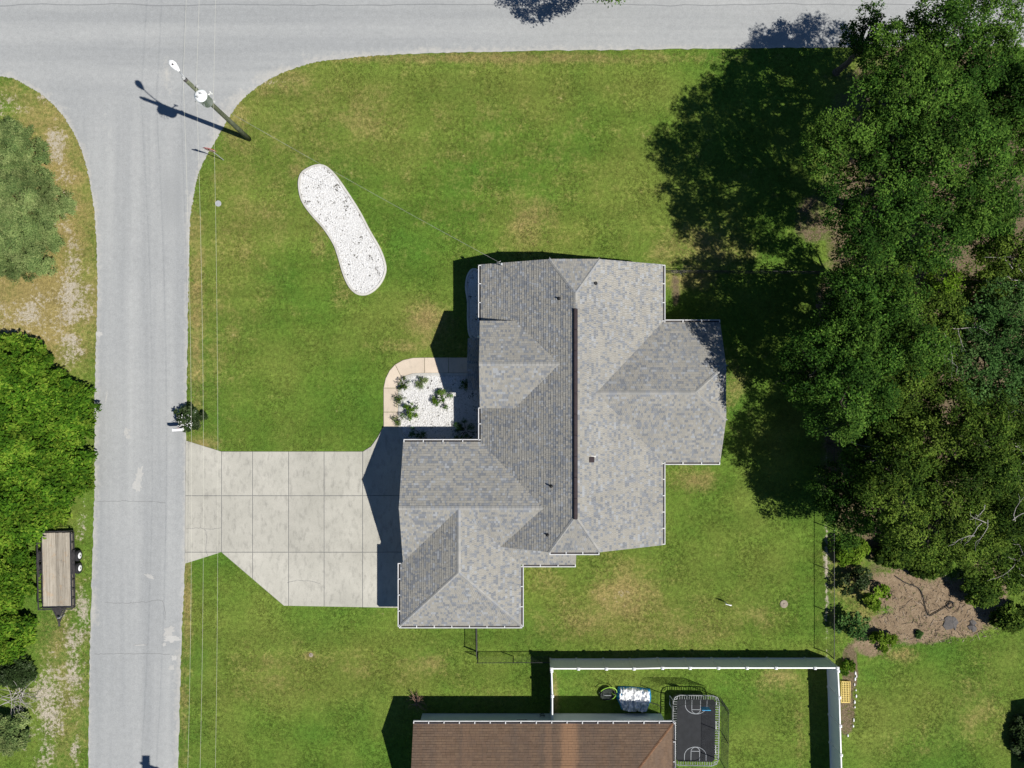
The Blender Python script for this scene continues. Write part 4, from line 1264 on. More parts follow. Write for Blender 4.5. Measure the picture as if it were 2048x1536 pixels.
# ------------------------------------------------------------------ trailer
def make_trailer():
    cx, cy = at(115, 0, .62).x, at(0, 1140, .62).y
    root = thing('flatbed_trailer', (cx, cy, 0), 'empty black tandem axle utility trailer with bare wooden deck parked on the verge', 'trailer', math.radians(1.0))
    w2, l2 = 0.97, 2.43
    n = 9
    for i in range(n):
        x0 = -w2 + 2 * w2 * i / n + .006; x1 = -w2 + 2 * w2 * (i + 1) / n - .006
        m = MB(); dz = rnd.uniform(-.004, .006); m.box(x0, x1, -l2 + rnd.uniform(0, .02), l2 - rnd.uniform(0, .02), .57 + dz, .615 + dz); m.build('plank', 'plank', root)
    m = MB()
    for sx in (-1, 1):
        m.bar((sx * (w2 + .05), -l2 - .04, .53), (sx * (w2 + .05), l2 + .04, .53), .07, .14)
    for yy in np.linspace(-l2, l2, 7): m.bar((-w2, yy, .5), (w2, yy, .5), .06, .1)
    m.build('frame', 'deck_black', root)
    for sx in (-1, 1):
        m = MB(); m.bar((sx * (w2 + .13), -l2 - .04, .95), (sx * (w2 + .13), l2 + .04, .95), .055, .055); m.build('side_rail', 'deck_black', root)
        for yy in np.linspace(-l2 + .02, l2 - .02, 9):
            m = MB(); m.bar((sx * (w2 + .08), yy, .5), (sx * (w2 + .13), yy, .93), .05, .05, up=(0, 1, 0)); m.build('stake', 'deck_black', root)
    m = MB(); m.bar((-w2 - .13, -l2 - .05, .95), (w2 + .13, -l2 - .05, .95), .055, .055); m.bar((-w2 - .05, -l2 - .05, .53), (w2 + .05, -l2 - .05, .53), .06, .14); m.build('front_rail', 'deck_black', root)
    # tongue
    m = MB()
    m.bar((-.45, -l2, .5), (0, -l2 - 1.0, .5), .08, .12); m.bar((.45, -l2, .5), (0, -l2 - 1.0, .5), .08, .12)
    m.prism([(-.34, -l2 - .06), (-.12, -l2 - .55), (.12, -l2 - .55), (.34, -l2 - .06)], .56, .585)
    m.build('tongue', 'deck_black', root)
    m = MB(); m.bar((0, -l2 - .9, .53), (0, -l2 - 1.22, .53), .09, .09); m.lathe((0, -l2 - 1.22, .48), [(.06, 0), (.07, .05), (.05, .1)], 12); m.build('coupler', 'dark_metal', root)
    m = MB(); m.tube([(.16, -l2 - .62, .15), (.16, -l2 - .62, .95)], .03, 8); m.bar((.16, -l2 - .62, .93), (.3, -l2 - .62, .95), .03, .03); m.build('jack', 'steel', root)
    # rear ramp gate standing up
    m = MB(); yg = l2 + .1
    m.tube([(-w2 - .05, yg, .5), (-w2 + .05, yg + .1, 1.35), (0, yg + .14, 1.5), (w2 - .05, yg + .1, 1.35), (w2 + .05, yg, .5)], .025, 6)
    for x in np.linspace(-w2 + .15, w2 - .15, 9): m.bar((x, yg, .5), (x * .95, yg + .11, 1.38), .02, .02)
    for zz in np.arange(.6, 1.35, .09): m.bar((-w2 + .02, yg + (zz - .5) * .12, zz), (w2 - .02, yg + (zz - .5) * .12, zz), .012, .012)
    m.build('ramp_gate', 'deck_black', root)
    for sx in (-1, 1):
        for yy in (.86, .04):
            xo = sx * (w2 + .24)
            hub = MB(); hub.lathe((xo + sx * .0, yy, .36), [(.05, -.02), (.05, sx * .165)], 12, 'X')
            wh = hub.build('wheel', 'dark_metal', root)
            m = MB(); m.lathe((xo, yy, .36), [(.21, -.11), (.34, -.1), (.36, -.06), (.36, .06), (.34, .1), (.21, .11)], 26, 'X'); m.build('tyre', 'rubber', wh, smooth=False)
            m = MB(); m.lathe((xo + sx * .113, yy, .36), [(.2, 0), (.2, .012 * sx), (.15, .03 * sx), (.07, .035 * sx)], 24, 'X'); m.build('rim', 'white_paint', wh)
        m = MB()
        prof = [(-.45, .6), (-.4, .75), (-.2, .82), (.45, .84), (1.1, .82), (1.3, .75), (1.35, .6)]
        for (ya, za), (yb, zb_) in zip(prof[:-1], prof[1:]):
            x0, x1 = sorted((sx * (w2 + .1), sx * (w2 + .27)))
            m.hexa([(x0, ya, za - .012), (x1, ya, za - .012), (x1, yb, zb_ - .012), (x0, yb, zb_ - .012), (x0, ya, za), (x1, ya, za), (x1, yb, zb_), (x0, yb, zb_)])
        m.build('fender', 'deck_black', root)
make_trailer()

# ------------------------------------------------------------------ mailbox
mbp = at(376, 857)
mail = thing('mailbox', mbp, 'white mailbox on a post beside the flowering shrub at the driveway', 'mailbox', math.radians(3))
m = MB(); m.box(-.05, .05, -.05, .05, -.05, 1.05); m.bar((-.35, 0, 1.02), (.15, 0, 1.02), .09, .06); m.build('post', 'white_paint', mail)
m = MB()
pr = [(-.1, 0), (.1, 0), (.1, .15)] + [(.1 * math.cos(a), .15 + .1 * math.sin(a)) for a in np.linspace(.3, math.pi - .3, 7)] + [(-.1, .15)]
f0 = [(-.48, y, 1.06 + z) for y, z in pr]; f1 = [(.14, y, 1.06 + z) for y, z in pr]
m.face(f0); m.face(list(reversed(f1)))
for i in range(len(pr)):
    j = (i + 1) % len(pr); m.face([f0[i], f1[i], f1[j], f0[j]])
m.build('box', 'white_paint', mail)
m = MB(); m.prism([(-.495, -.095), (-.482, -.095), (-.482, .095), (-.495, .095)], 1.07, 1.3); m.build('door', 'vinyl_cap', mail)
m = MB(); m.bar((-.1, .11, 1.2), (-.1, .11, 1.42), .012, .05); m.build('flag', 'red_sign', mail)

# ------------------------------------------------------------------ trampoline
def rrect(hx, hy, r, n=6):
    out = []
    for cx, cy, a0 in ((hx - r, hy - r, 0), (-hx + r, hy - r, 90), (-hx + r, -hy + r, 180), (hx - r, -hy + r, 270)):
        for i in range(n + 1):
            a = math.radians(a0 + 90 * i / n); out.append((cx + r * math.cos(a), cy + r * math.sin(a)))
    return out
def make_trampoline():
    c = at(1391.5, 1461, .9)
    root = thing('trampoline', (c.x, c.y, 0), 'rectangular black trampoline with court lines, springs and net behind the brown roof', 'trampoline', math.radians(-1))
    hx, hy = 1.5, 2.27
    fr = rrect(hx, hy, .42, 2)
    m = MB(); m.tube([(x, y, .9) for x, y in fr] + [(fr[0][0], fr[0][1], .9)], .035, 8); m.build('frame', 'tramp_frame', root)
    mt = rrect(hx - .24, hy - .24, .25, 4)
    m = MB(); m.prism(mt, .885, .895); mat_ = m.build('mat', 'mat_black', root)
    # springs
    sp = MB()
    per = rrect(hx - .03, hy - .03, .4, 3)
    inn = rrect(hx - .25, hy - .25, .25, 3)
    def walk_(poly, n):
        P = [Vector((*p, 0)) for p in poly] + [Vector((*poly[0], 0))]
        L_ = [0]
        for a, b in zip(P[:-1], P[1:]): L_.append(L_[-1] + (b - a).length)
        out = []
        for i in range(n):
            s_ = L_[-1] * i / n
            k = max(j for j in range(len(L_)) if L_[j] <= s_ + 1e-9); k = min(k, len(P) - 2)
            out.append(P[k].lerp(P[k + 1], (s_ - L_[k]) / max(1e-6, L_[k + 1] - L_[k])))
        return out
    A = walk_(per, 92)
    for p in A:
        q = Vector((max(-hx + .25, min(hx - .25, p.x)), max(-hy + .25, min(hy - .25, p.y)), 0))
        sp.bar((p.x, p.y, .9), (q.x, q.y, .893), .028, .028)
    sp.build('springs', 'tramp_frame', root)
    # court lines
    m = MB(); z = .8985
    def ln(pts):
        for a, b in zip(pts[:-1], pts[1:]): m.bar((*a, z), (*b, z), .032, .004)
    for sgn in (-1, 1):
        y0 = sgn * (hy - .3)
        ln([(-.28, y0), (-.28, y0 - sgn * .62)]); ln([(.28, y0), (.28, y0 - sgn * .62)]); ln([(-.28, y0 - sgn * .62), (.28, y0 - sgn * .62)])
        ln([(.28 * math.cos(a), y0 - sgn * (.62 + .26 * math.sin(a))) for a in np.linspace(0, math.pi, 11)])
        ln([(-.7, y0), (-.7, y0 - sgn * .35)] + [(-.7 * math.cos(a), y0 - sgn * (.35 + .55 * math.sin(a))) for a in np.linspace(0, math.pi, 15)] + [(.7, y0)])
    m.build('court_lines', 'court_line', mat_)
    for sx in (-1, 1):
        for yy in (-1.6, 0, 1.6):
            m = MB(); m.tube([(sx * (hx - .02), yy - .3, .9), (sx * (hx + .04), yy - .28, .03), (sx * (hx + .04), yy + .28, .03), (sx * (hx - .02), yy + .3, .9)], .03, 8); m.build('leg', 'enamel_grey', root)
    NH = 2.75
    nt_ = rrect(hx + .12, hy + .12, .4, 3)
    for x, y in ((hx + .12, hy - .4), (-hx - .12, hy - .4), (hx + .12, -hy + .4), (-hx - .12, -hy + .4), (hx + .12, 0), (-hx - .12, 0)):
        m = MB(); m.tube([(x, y, .2), (x, y, NH)], .024, 8); m.build('net_pole', 'black_metal', root)
    m = MB()
    m.tube([(x, y, NH - .04) for x, y in nt_] + [(*nt_[0], NH - .04)], .012, 5)
    n = 240
    R0 = walk_(nt_, n)
    for p in R0: m.bar((p.x, p.y, .92), (p.x, p.y, NH - .05), .006, .006)
    for zz in np.arange(1.0, NH, .09):
        for i in range(0, n, 4):
            a = R0[i]; b = R0[(i + 4) % n]; m.bar((a.x, a.y, zz), (b.x, b.y, zz), .006, .006)
    m.build('safety_net', 'black_cloth', root)
    hp = MB(); hp.box(-.02, .52, hy - .28, hy - .24, 2.1, 2.6); hp.build('backboard', 'blue_vinyl', root)
    hp = MB(); hp.tube([(.25 + .2 * math.cos(a), hy - .5 + .2 * math.sin(a), 2.15) for a in np.linspace(0, 6.283, 15)], .012, 6); hp.build('hoop', 'black_metal', root)
make_trampoline()

# crumpled sheet
def make_sheet():
    c = at(1267, 1397)
    root = thing('deflated_pool', (c.x, c.y, 0), 'crumpled white inflatable sheet with blue sides lying on the neighbour lawn', 'pool')
    nx, ny_ = 46, 34
    r = np.random.RandomState(3)
    def fbm(x, y):
        from mathutils import noise as mn
        return 1.6 * mn.noise(Vector((x * 2.2, y * 2.2, 3))) + 1.4 * (1 - abs(mn.noise(Vector((x * 3.4, y * 3.4, 8)))) * 3) + .6 * mn.noise(Vector((x * 8, y * 8, 1)))
    for nm, mat, sx, sy, h, edge in (('top_sheet', 'white_sheet', 1.04, .74, .42, .0), ('side_wall', 'blue_vinyl', 1.1, .745, .3, .05)):
        vs = []; fs = []
        for j in range(ny_):
            for i in range(nx):
                u, v = i / (nx - 1) * 2 - 1, j / (ny_ - 1) * 2 - 1
                k = 1 + .05 * math.sin(3 * v + 1) * (abs(u) ** 2)
                # skew: narrower at lower left
                x = u * sx * k * (1 - .12 * (v < 0) * abs(v)) - (.12 * -v if v < 0 and u < 0 else 0) * -1.2
                y = v * sy * (1 + .05 * math.sin(2.3 * u + 2))
                e = min(1, (1 - max(abs(u), abs(v))) * 9) ** .6
                z = .02 + e * (h * .8 + .11 * fbm(u * 1.6, v * 1.3)) if e > 0 else .015
                vs.append((x, y, max(.012, z)))
        for j in range(ny_ - 1):
            for i in range(nx - 1):
                a = j * nx + i; fs.append((a, a + 1, a + 1 + nx, a + nx))
        m = MB(); m.v = vs; m.f = fs; m.t = [0.5] * len(fs)
        m.build(nm, mat, root, smooth=True)
    for y_ in (-.25, .1, .32):
        pass
    m = MB(); m.tube([(.95, -.1, .1), (1.3, -.25, .03), (1.6, -.3, .02), (1.95, -.55, .02)], .02, 6); m.build('tether', 'black_metal', root)
    root.rotation_euler.z = math.radians(-3)
make_sheet()

def make_cart():
    c = at(1214, 1385)
    root = thing('folded_chair', (c.x, c.y, 0), 'black folded camp chair with lime green tubes lying on the grass beside the white sheet', 'chair', math.radians(20))
    m = MB(); m.tube([(.5 * math.cos(a), .36 * math.sin(a), .32 + .12 * math.cos(a)) for a in np.linspace(0, 6.283, 28)], .03, 8); m.build('seat_ring', 'black_metal', root)
    vs = MB()
    for i in range(12):
        a0 = i / 12 * 6.283; a1 = (i + 1) / 12 * 6.283
        for r0, r1, z0, z1 in ((0.02, .25, .18, .2), (.25, .48, .2, .32)):
            vs.face([(r0 * math.cos(a0), r0 * .72 * math.sin(a0), z0), (r1 * math.cos(a0), r1 * .72 * math.sin(a0), z1), (r1 * math.cos(a1), r1 * .72 * math.sin(a1), z1), (r0 * math.cos(a1), r0 * .72 * math.sin(a1), z0)])
    vs.build('seat', 'black_cloth', root)
    m = MB(); m.tube([(.02 + .62 * math.cos(a), .05 + .42 * math.sin(a), .4 + .06 * math.sin(a)) for a in np.linspace(-.3, 2.2, 16)], .022, 8); m.build('back_tube', 'lime', root)
    m = MB(); m.tube([(.6, -.3, .05), (.3, -.38, .3), (-.1, -.42, .25), (-.35, -.35, .05)], .022, 8); m.build('leg', 'lime', root)
    m = MB(); m.tube([(.2, .1, .03), (.35, -.1, .35), (.5, -.32, .1)], .02, 8); m.build('leg', 'lime', root)
    m = MB(); m.tube([(-.5, .2, .03), (-.2, .0, .3), (.2, -.15, .34)], .02, 8); m.build('leg', 'steel', root)
    m = MB(); m.tube([(-.45, -.3, .03), (-.3, .1, .36), (-.1, .45, .05)], .02, 8); m.build('leg', 'black_metal', root)
make_cart()

# yellow crate
yc = at(1689, 1382)
cr = thing('crate', yc, 'yellow slatted plastic crate on bare ground beside the white fence', 'crate', math.radians(-1))
hx, hy = .27, .66
for x in np.linspace(-hx, hx, 6):
    m = MB(); m.box(x - .022, x + .022, -hy, hy, .2, .225); m.build('slat', 'yellow_plastic', cr)
for y in np.linspace(-hy, hy, 10):
    m = MB(); m.box(-hx, hx, y - .02, y + .02, .17, .197); m.build('slat', 'yellow_plastic', cr)
for sx in (-1, 1):
    for z0 in (.02, .11):
        m = MB(); m.box(sx * (hx + .03) - .015, sx * (hx + .03) + .015, -hy - .03, hy + .03, z0, z0 + .06); m.build('side_slat', 'yellow_plastic', cr)
for sy_ in (-1, 1):
    m = MB(); m.box(-hx - .01, hx + .01, sy_ * (hy + .03) - .015, sy_ * (hy + .03) + .015, .02, .2); m.build('end_panel', 'yellow_plastic', cr)

# white edging stones
for i, yy in enumerate((1346, 1352, 1358, 1369, 1380, 1392, 1404, 1414, 1440, 1452, 1471)):
    p = at(1710.5 + 2 * math.sin(i * 1.7) - (5 if yy > 1435 else 0) - (8 if yy > 1460 else 0), yy)
    r = random.Random(i)
    m = MB(); m.lathe((0, 0, -.02), [(.06, 0), (.09, .05), (.07, .1), (.03, .13)], 7)
    o = m.build('edging_stone', 'white_paint'); o.location = p; o.scale = (.45 + .3 * r.random(), .8 + .8 * r.random(), .7)
    tag(o, 'small white edging stone in the row dividing the lawn from bare fence strip', 'stone', 'white edging stones')

# yard fixture, lids, meter
p = at(1449, 1203)
yh = thing('yard_hydrant', p, 'white bent standpipe alone in the middle of the back lawn', 'standpipe')
m = MB(); m.tube([(0, 0, -.05), (0, 0, .62), (.05, -.01, .72), (.2, -.05, .74), (.27, -.06, .66)], .04, 10); m.build('pipe', 'white_paint', yh, smooth=True)
m = MB(); m.bar((-.12, .03, .74), (.02, 0, .76), .04, .03); m.build('handle', 'white_paint', yh)
p = at(1568, 1208)
m = MB(); m.lathe((0, 0, -.03), [(.26, 0), (.26, .045), (.22, .06)], 18); m.lathe((0.02, 0, .03), [(.05, 0), (.05, .04)], 8)
o = m.build('septic_lid', 'lid_stone'); o.location = p; tag(o, 'round concrete lid set in the back lawn', 'lid')
p = at(436.5, 407)
m = MB(); m.lathe((0, 0, -.03), [(.2, 0), (.2, .05), (.17, .055), (.16, .045)], 20)
o = m.build('meter_lid', 'steel'); o.location = p; tag(o, 'round grey water meter lid in the front lawn near the road', 'lid')
p = at(622, 1310)
m = MB(); m.lathe((0, 0, -.03), [(.14, 0), (.14, .05), (.1, .06)], 16); m.lathe((0, 0, .02), [(.03, 0), (.03, .06)], 8)
o = m.build('cleanout_cap', 'lid_stone'); o.location = p; tag(o, 'small pale cap in the lawn south of the driveway', 'cap')
# hose and pots on mulch
m = MB(); q = [(1790, 1152), (1810, 1165), (1840, 1180), (1855, 1228), (1870, 1225), (1895, 1210), (1903, 1204), (1906, 1212), (1898, 1216), (1893, 1208), (1900, 1202), (1908, 1206)]
pp = [(x, y, .05) for x, y in smooth_open(P2(q), 6)]
o_ = Vector(pp[0]); m.tube([Vector(a) - o_ for a in pp], .03, 6); o = m.build('garden_hose', 'rubber'); o.location = o_; tag(o, 'black garden hose snaking over the brown mulch bed', 'hose')
for i, (x, y, sc, lb) in enumerate(((1904, 1245, 1.0, 'larger scrap of black plastic weed sheet on the mulch'), (1944, 1250, .6, 'smaller scrap of black plastic weed sheet near the mulch edge'))):
    r = random.Random(50 + i); m = MB()
    ring = [(math.cos(a) * .5 * sc * r.uniform(.4, 1.3), math.sin(a) * .7 * sc * r.uniform(.4, 1.3), .012 + r.uniform(0, .03)) for a in np.linspace(0, 5.9, 13)]
    for a, b in zip(ring, ring[1:] + ring[:1]): m.face([(0, 0, .09), a, b])
    o = m.build('plastic_sheet', 'dark_metal'); o.location = at(x, y); sd_ = o.modifiers.new('thick', 'SOLIDIFY'); sd_.thickness = .008; tag(o, lb, 'plastic sheet')

# ------------------------------------------------------------------ vegetation
def leaves(clumps, n_per, size, seed, mat, flat=0.75, width=0.5, upbias=0.7, shell=0.55, dirbias=None):
    """clumps: (x,y,z,r,tone). one quad per leaf, clustered in spray-like twigs"""
    r = np.random.RandomState(seed)
    C = np.array(clumps)
    w = C[:, 3] ** 2
    cnt = np.maximum(8, (n_per * w / w.mean()).astype(int))
    idx = np.repeat(np.arange(len(C)), cnt)
    n = len(idx)
    d = r.normal(size=(n, 3)); d[:, 2] = d[:, 2] + 0.35
    d /= np.linalg.norm(d, axis=1)[:, None]
    # twig clustering: quantise directions towards random twig directions
    tw = 14
    T = r.normal(size=(len(C), tw, 3)); T[:, :, 2] += 0.45
    T /= np.linalg.norm(T, axis=2)[:, :, None]
    pick = T[idx, r.randint(0, tw, n)]
    d = d * 0.42 + pick
    d /= np.linalg.norm(d, axis=1)[:, None]
    rad = C[idx, 3] * (shell + (1 - shell) * r.uniform(0, 1, n) ** 0.6) * r.uniform(.75, 1.12, n)
    p = C[idx, :3] + d * rad[:, None] * np.array([1, 1, flat])
    nr = d * 0.45 + r.normal(size=(n, 3)) * 0.5; nr[:, 2] += upbias
    nr /= np.linalg.norm(nr, axis=1)[:, None]
    tg = r.normal(size=(n, 3)) * .8 + d
    if dirbias is not None: tg += np.array(dirbias)
    tg -= nr * np.sum(tg * nr, 1)[:, None]
    tg /= np.linalg.norm(tg, axis=1)[:, None] + 1e-9
    bt = np.cross(nr, tg)
    s_ = size * r.uniform(.6, 1.35, n)[:, None]
    a = p - tg * s_; b = p + bt * s_ * width + nr * s_ * .12; c = p + tg * s_; e = p - bt * s_ * width + nr * s_ * .12
    v = np.stack([a, b, c, e], 1).reshape(-1, 3)
    tones = np.clip(C[idx, 4] + r.normal(size=n) * .22, 0, 1)
    return mesh_np('crown', v, n, 4, tones, mat)

def crown_clumps(rx, ry, z0, z1, n, r_cl, seed, lobes=7, gap=0.2):
    """irregular dome built from lobes"""
    r = random.Random(seed)
    out = []
    LB = []
    for i in range(lobes):
        a = 2 * math.pi * (i + r.uniform(-.3, .3)) / lobes
        q = r.uniform(.5, .8) if i > 1 else (0.0 if i == 0 else .3)
        LB.append((math.cos(a) * rx * q, math.sin(a) * ry * q, r.uniform(.27, .46), r.uniform(-.6, .4), r.uniform(.2, .8)))
    tries = 0
    zc = (z0 + z1) / 2; zh = (z1 - z0) / 2
    while len(out) < n and tries < n * 40:
        tries += 1
        lb = r.choice(LB)
        th = r.uniform(0, 2 * math.pi); cz = r.uniform(-.35, 1)
        sr = math.sqrt(max(0, 1 - cz * cz))
        k = r.uniform(.7, 1.05)
        x = lb[0] + math.cos(th) * sr * rx * lb[2] * k; y = lb[1] + math.sin(th) * sr * ry * lb[2] * k
        dd = math.hypot(x / rx, y / ry)
        z = zc + zh * (lb[3] * .5 + cz * .55 * (1 - .25 * dd)) + .1
        z = min(z, z1 - r_cl * .6)
        if dd > 1.05: continue
        rr = r_cl * r.uniform(.6, 1.3)
        if any((x - o[0]) ** 2 + (y - o[1]) ** 2 + (z - o[2]) ** 2 < (0.5 * (rr + o[3])) ** 2 * (gap + .55) for o in out): continue
        out.append((x, y, z, rr, min(1, max(0, lb[4] * .6 + r.uniform(.05, .45)))))
    return out

def branch_mesh(clumps, h0, trunk_r, seed, bare=0):
    r = random.Random(seed)
    m = MB()
    cx = sum(c[0] for c in clumps) / len(clumps); cy = sum(c[1] for c in clumps) / len(clumps)
    top = Vector((cx * .4, cy * .4, h0))
    mid = Vector((r.uniform(-.15, .15), r.uniform(-.15, .15), h0 * .5))
    m.tube([(0, 0, -.15), (0, 0, .25), mid, top], [trunk_r * 1.5, trunk_r * 1.1, trunk_r * .9, trunk_r * .75], 9)
    pick = r.sample(clumps, min(len(clumps), 22))
    for c in pick:
        e = Vector(c[:3]); 
        s_ = top.lerp(mid, r.uniform(0, .5))
        k = s_.lerp(e, .5) + Vector((r.uniform(-.3, .3), r.uniform(-.3, .3), r.uniform(.1, .5)))
        m.tube([s_, s_.lerp(k, .5) + Vector((0, 0, .1)), k, e], [trunk_r * .42, trunk_r * .33, trunk_r * .22, .02], 6)
        for q in range(3):
            a = k.lerp(e, r.uniform(.2, .8)); b = a + Vector((r.uniform(-1, 1), r.uniform(-1, 1), r.uniform(0, .7))) * c[3]
            m.tube([a, a.lerp(b, .5) + Vector((r.uniform(-.08, .08), r.uniform(-.08, .08), .05)), b], [.03, .02, .008], 5)
    return m

def dead_branches(root, n, z, spread, seed, length=1.6, mat='dead_wood'):
    r = random.Random(seed)
    m = MB()
    o = Vector((r.uniform(-.5, .5) * spread, r.uniform(-.5, .5) * spread, z))
    for i in range(n):
        a = r.uniform(0, 6.28); d = Vector((math.cos(a), math.sin(a), r.uniform(.05, .5))).normalized()
        p = o + Vector((r.uniform(-1, 1), r.uniform(-1, 1), r.uniform(-.3, .1))) * spread * .35; pts = [p.copy()]; L_ = length * r.uniform(.5, 1.2)
        for k in range(4):
            d = (d + Vector((r.uniform(-.4, .4), r.uniform(-.4, .4), r.uniform(-.15, .15)))).normalized()
            p = p + d * L_ / 4; pts.append(p.copy())
            if k and r.random() < .8:
                e = p + (d + Vector((r.uniform(-1, 1), r.uniform(-1, 1), r.uniform(-.2, .3)))).normalized() * L_ * .3
                m.tube([p, p.lerp(e, .5) + Vector((r.uniform(-.05, .05), r.uniform(-.05, .05), 0)), e], [.011, .008, .005], 4)
        m.tube(pts, [.026, .021, .016, .011, .006], 5)
    m.build('bare_branch', mat, root)

def tree(ix, iy, rx, top, mat, label, seed, group=None, ry=None, z0f=.42, ncl=None, leafn=430, size=.072, rcl=.95, lobes=7, zc=None, dead=0, cat='tree', name='tree', tr=.2):
    ry = ry or rx
    zmid = zc if zc else top * .72
    p = at(ix, iy, zmid)
    root = thing(name, (p.x, p.y, 0), label, cat, 0, group)
    ncl = ncl or int(6.2 * rx * ry)
    cl = crown_clumps(rx, ry, top * z0f, top, ncl, rcl, seed, lobes)
    b = branch_mesh(cl, top * .5, tr, seed + 1).build('trunk', 'bark', root)
    me = leaves(cl, leafn, size, seed + 2, mat)
    o = bpy.data.objects.new('crown', me); COL.objects.link(o); o.parent = root
    if dead: dead_branches(root, dead, top * .86, rx * .8, seed + 5)
    return root
G = 'trees of the woods east of the grey house'
tree(1835, 335, 5.7, 13.0, 'leaf_oak', 'largest mid green oak overhanging the back lawn beside the cross street', 1001, G, ry=5.4, lobes=9, tr=.34, zc=9.2)
tree(1928, 142, 5.3, 11.5, 'leaf_oak', 'tall dark green oak overhanging the cross street', 1010, G, ry=4.1, lobes=9, tr=.32, zc=8.2)
tree(1742, 78, 1.9, 7.0, 'leaf_oak', 'small dark tree leaning over the cross street edge', 1020, G, rcl=.6, leafn=200)
tree(1685, 600, 1.7, 5.0, 'leaf_oak', 'low dark tree beside the chain link fence corner', 1030, G, rcl=.7, leafn=240)
tree(1755, 625, 3.5, 11.0, 'leaf_oak', 'mid green tree behind the chain link fence with feathery edge', 1040, G, tr=.22)
tree(1838, 548, 1.7, 8.8, 'leaf_lime', 'small bright lime green tree among the darker oaks', 1050, G, rcl=.6, leafn=230)
tree(1692, 750, 3.1, 12.0, 'leaf_oak', 'dark green tree whose crown reaches over the chain link fence', 1060, G)
tree(1870, 720, 3.9, 9.5, 'leaf_olive', 'broad olive green tree in the middle of the woods', 1070, G, tr=.24, dead=6)
tree(2015, 700, 3.4, 9.5, 'leaf_blue', 'bluish green tree at the eastern side of the woods', 1080, G, dead=5)
tree(1790, 880, 3.1, 6.0, 'leaf_oak', 'shaded dark green tree below the olive crown', 1090, G, dead=5)
tree(1915, 975, 5.0, 10.8, 'leaf_olive', 'wide olive green tree above the mulch bed', 1100, G, ry=4.3, lobes=9, tr=.26, dead=7)
tree(1728, 990, 2.8, 5.6, 'leaf_oak', 'dark green tree casting shade on the fence south of the house wing', 1110, G)
tree(2040, 880, 3.4, 9.0, 'leaf_olive', 'olive green tree behind the bluish one', 1120, G, dead=6)
tree(2030, 1100, 2.8, 6.5, 'leaf_olive', 'thin olive tree with bare grey twigs above the mulch bed', 1130, G, dead=9)
tree(2045, 545, 2.4, 7.5, 'leaf_olive', 'olive tree with bare grey branches beside a clearing', 1140, G, dead=9)
tree(2050, 230, 3.3, 9.5, 'leaf_oak', 'dark oak at the far side of the largest oak', 1150, G)
tree(1945, 600, 2.4, 7.0, 'leaf_olive', 'small olive tree with bare branches inside the woods', 1160, G, dead=8)
tree(1226, -116, 3.0, 8.0, 'leaf_oak', 'tree on the far side of the cross street shading the asphalt', 1170, None, zc=6.0)
tree(1600, 760, 1.5, 4.0, 'leaf_oak', 'small shaded tree on the lawn side of the chain link fence', 1180, G, rcl=.55, leafn=200)
tree(1970, 440, 2.4, 6.0, 'leaf_oak', 'low dark tree near the brown clearing', 1190, G, rcl=.7)

def shrub(ix, iy, rx, h, mat, label, seed, group=None, ry=None, n=None, leafn=220, size=.09, rcl=.5, z0f=.15, width=.5, upbias=.7, dirbias=None, zc=None, shell=.55, name='shrub', stems=True, cat='shrub'):
    ry = ry or rx
    p = at(ix, iy, zc if zc is not None else h * .5)
    root = thing(name, (p.x, p.y, 0), label, cat, 0, group)
    r = random.Random(seed)
    n = n or max(5, int(14 * rx * ry / max(.25, rcl)))
    cl = []
    for i in range(n):
        a = r.uniform(0, 6.28); q = math.sqrt(r.random()) * .95
        zz = h * (z0f + (1 - z0f) * (1 - q * q) ** .5 * r.uniform(.55, .95))
        cl.append((math.cos(a) * rx * q, math.sin(a) * ry * q, max(rcl * .5, zz - rcl * .4), rcl * r.uniform(.6, 1.3), r.uniform(.2, .8)))
    m = MB()
    for c in cl[:14]:
        m.tube([(c[0] * .15, c[1] * .15, -.05), (c[0] * .5, c[1] * .5, c[2] * .5), c[:3]], [.03, .022, .008], 5)
    m.build('stem', 'bark', root)
    me = leaves(cl, leafn, size, seed + 2, mat, width=width, upbias=upbias, dirbias=dirbias, shell=shell)
    o = bpy.data.objects.new('foliage', me); COL.objects.link(o); o.parent = root
    return root
V = 'vine covered thicket west of the side street'
for (x, y, rx, ry, h, lb) in [
    (20, 745, 2.6, 2.2, 3.2, 'bright green vine thicket mound at the north tip beside bare sandy ground'),
    (105, 820, 2.4, 2.3, 2.9, 'bright green vine thicket mound bulging toward the road'),
    (15, 880, 2.8, 2.6, 3.6, 'tallest bright green vine mound in the middle of the thicket'),
    (105, 935, 2.3, 2.2, 2.8, 'bright green vine mound above the trailer and beside the road'),
    (5, 1030, 2.5, 2.2, 3.0, 'bright green vine mound behind the trailer ramp'),
    (8, 1150, 1.5, 2.4, 2.0, 'bright green vine mound along the trailer side'),
    (8, 1265, 1.5, 1.9, 1.9, 'bright green vine mound south of the trailer deck'),
    (96, 1022, 1.1, .8, 1.4, 'low vine clump touching the trailer ramp gate')]:
    shrub(x, y, rx, h, 'leaf_vine', lb, 2000 + x * 7 + y, V, ry=ry, size=.12, rcl=.62, leafn=200, width=.5, upbias=.45, dirbias=(.5, .35, 0), z0f=.2)
for (x, y, rx, ry, h, lb) in [(20, 300, 2.0, 1.9, 3.2, 'greyish green tree shrub nearest the street corner verge'), (45, 405, 2.7, 2.5, 3.8, 'largest greyish green shrub on the sandy verge'), (25, 495, 2.6, 2.1, 3.2, 'greyish green shrub next to the dry grass slope')]:
    shrub(x, y, rx, h, 'leaf_grey', lb, 2500 + y, 'grey green shrubs on the verge', ry=ry, size=.055, rcl=.5, leafn=420, width=.4, shell=.4)
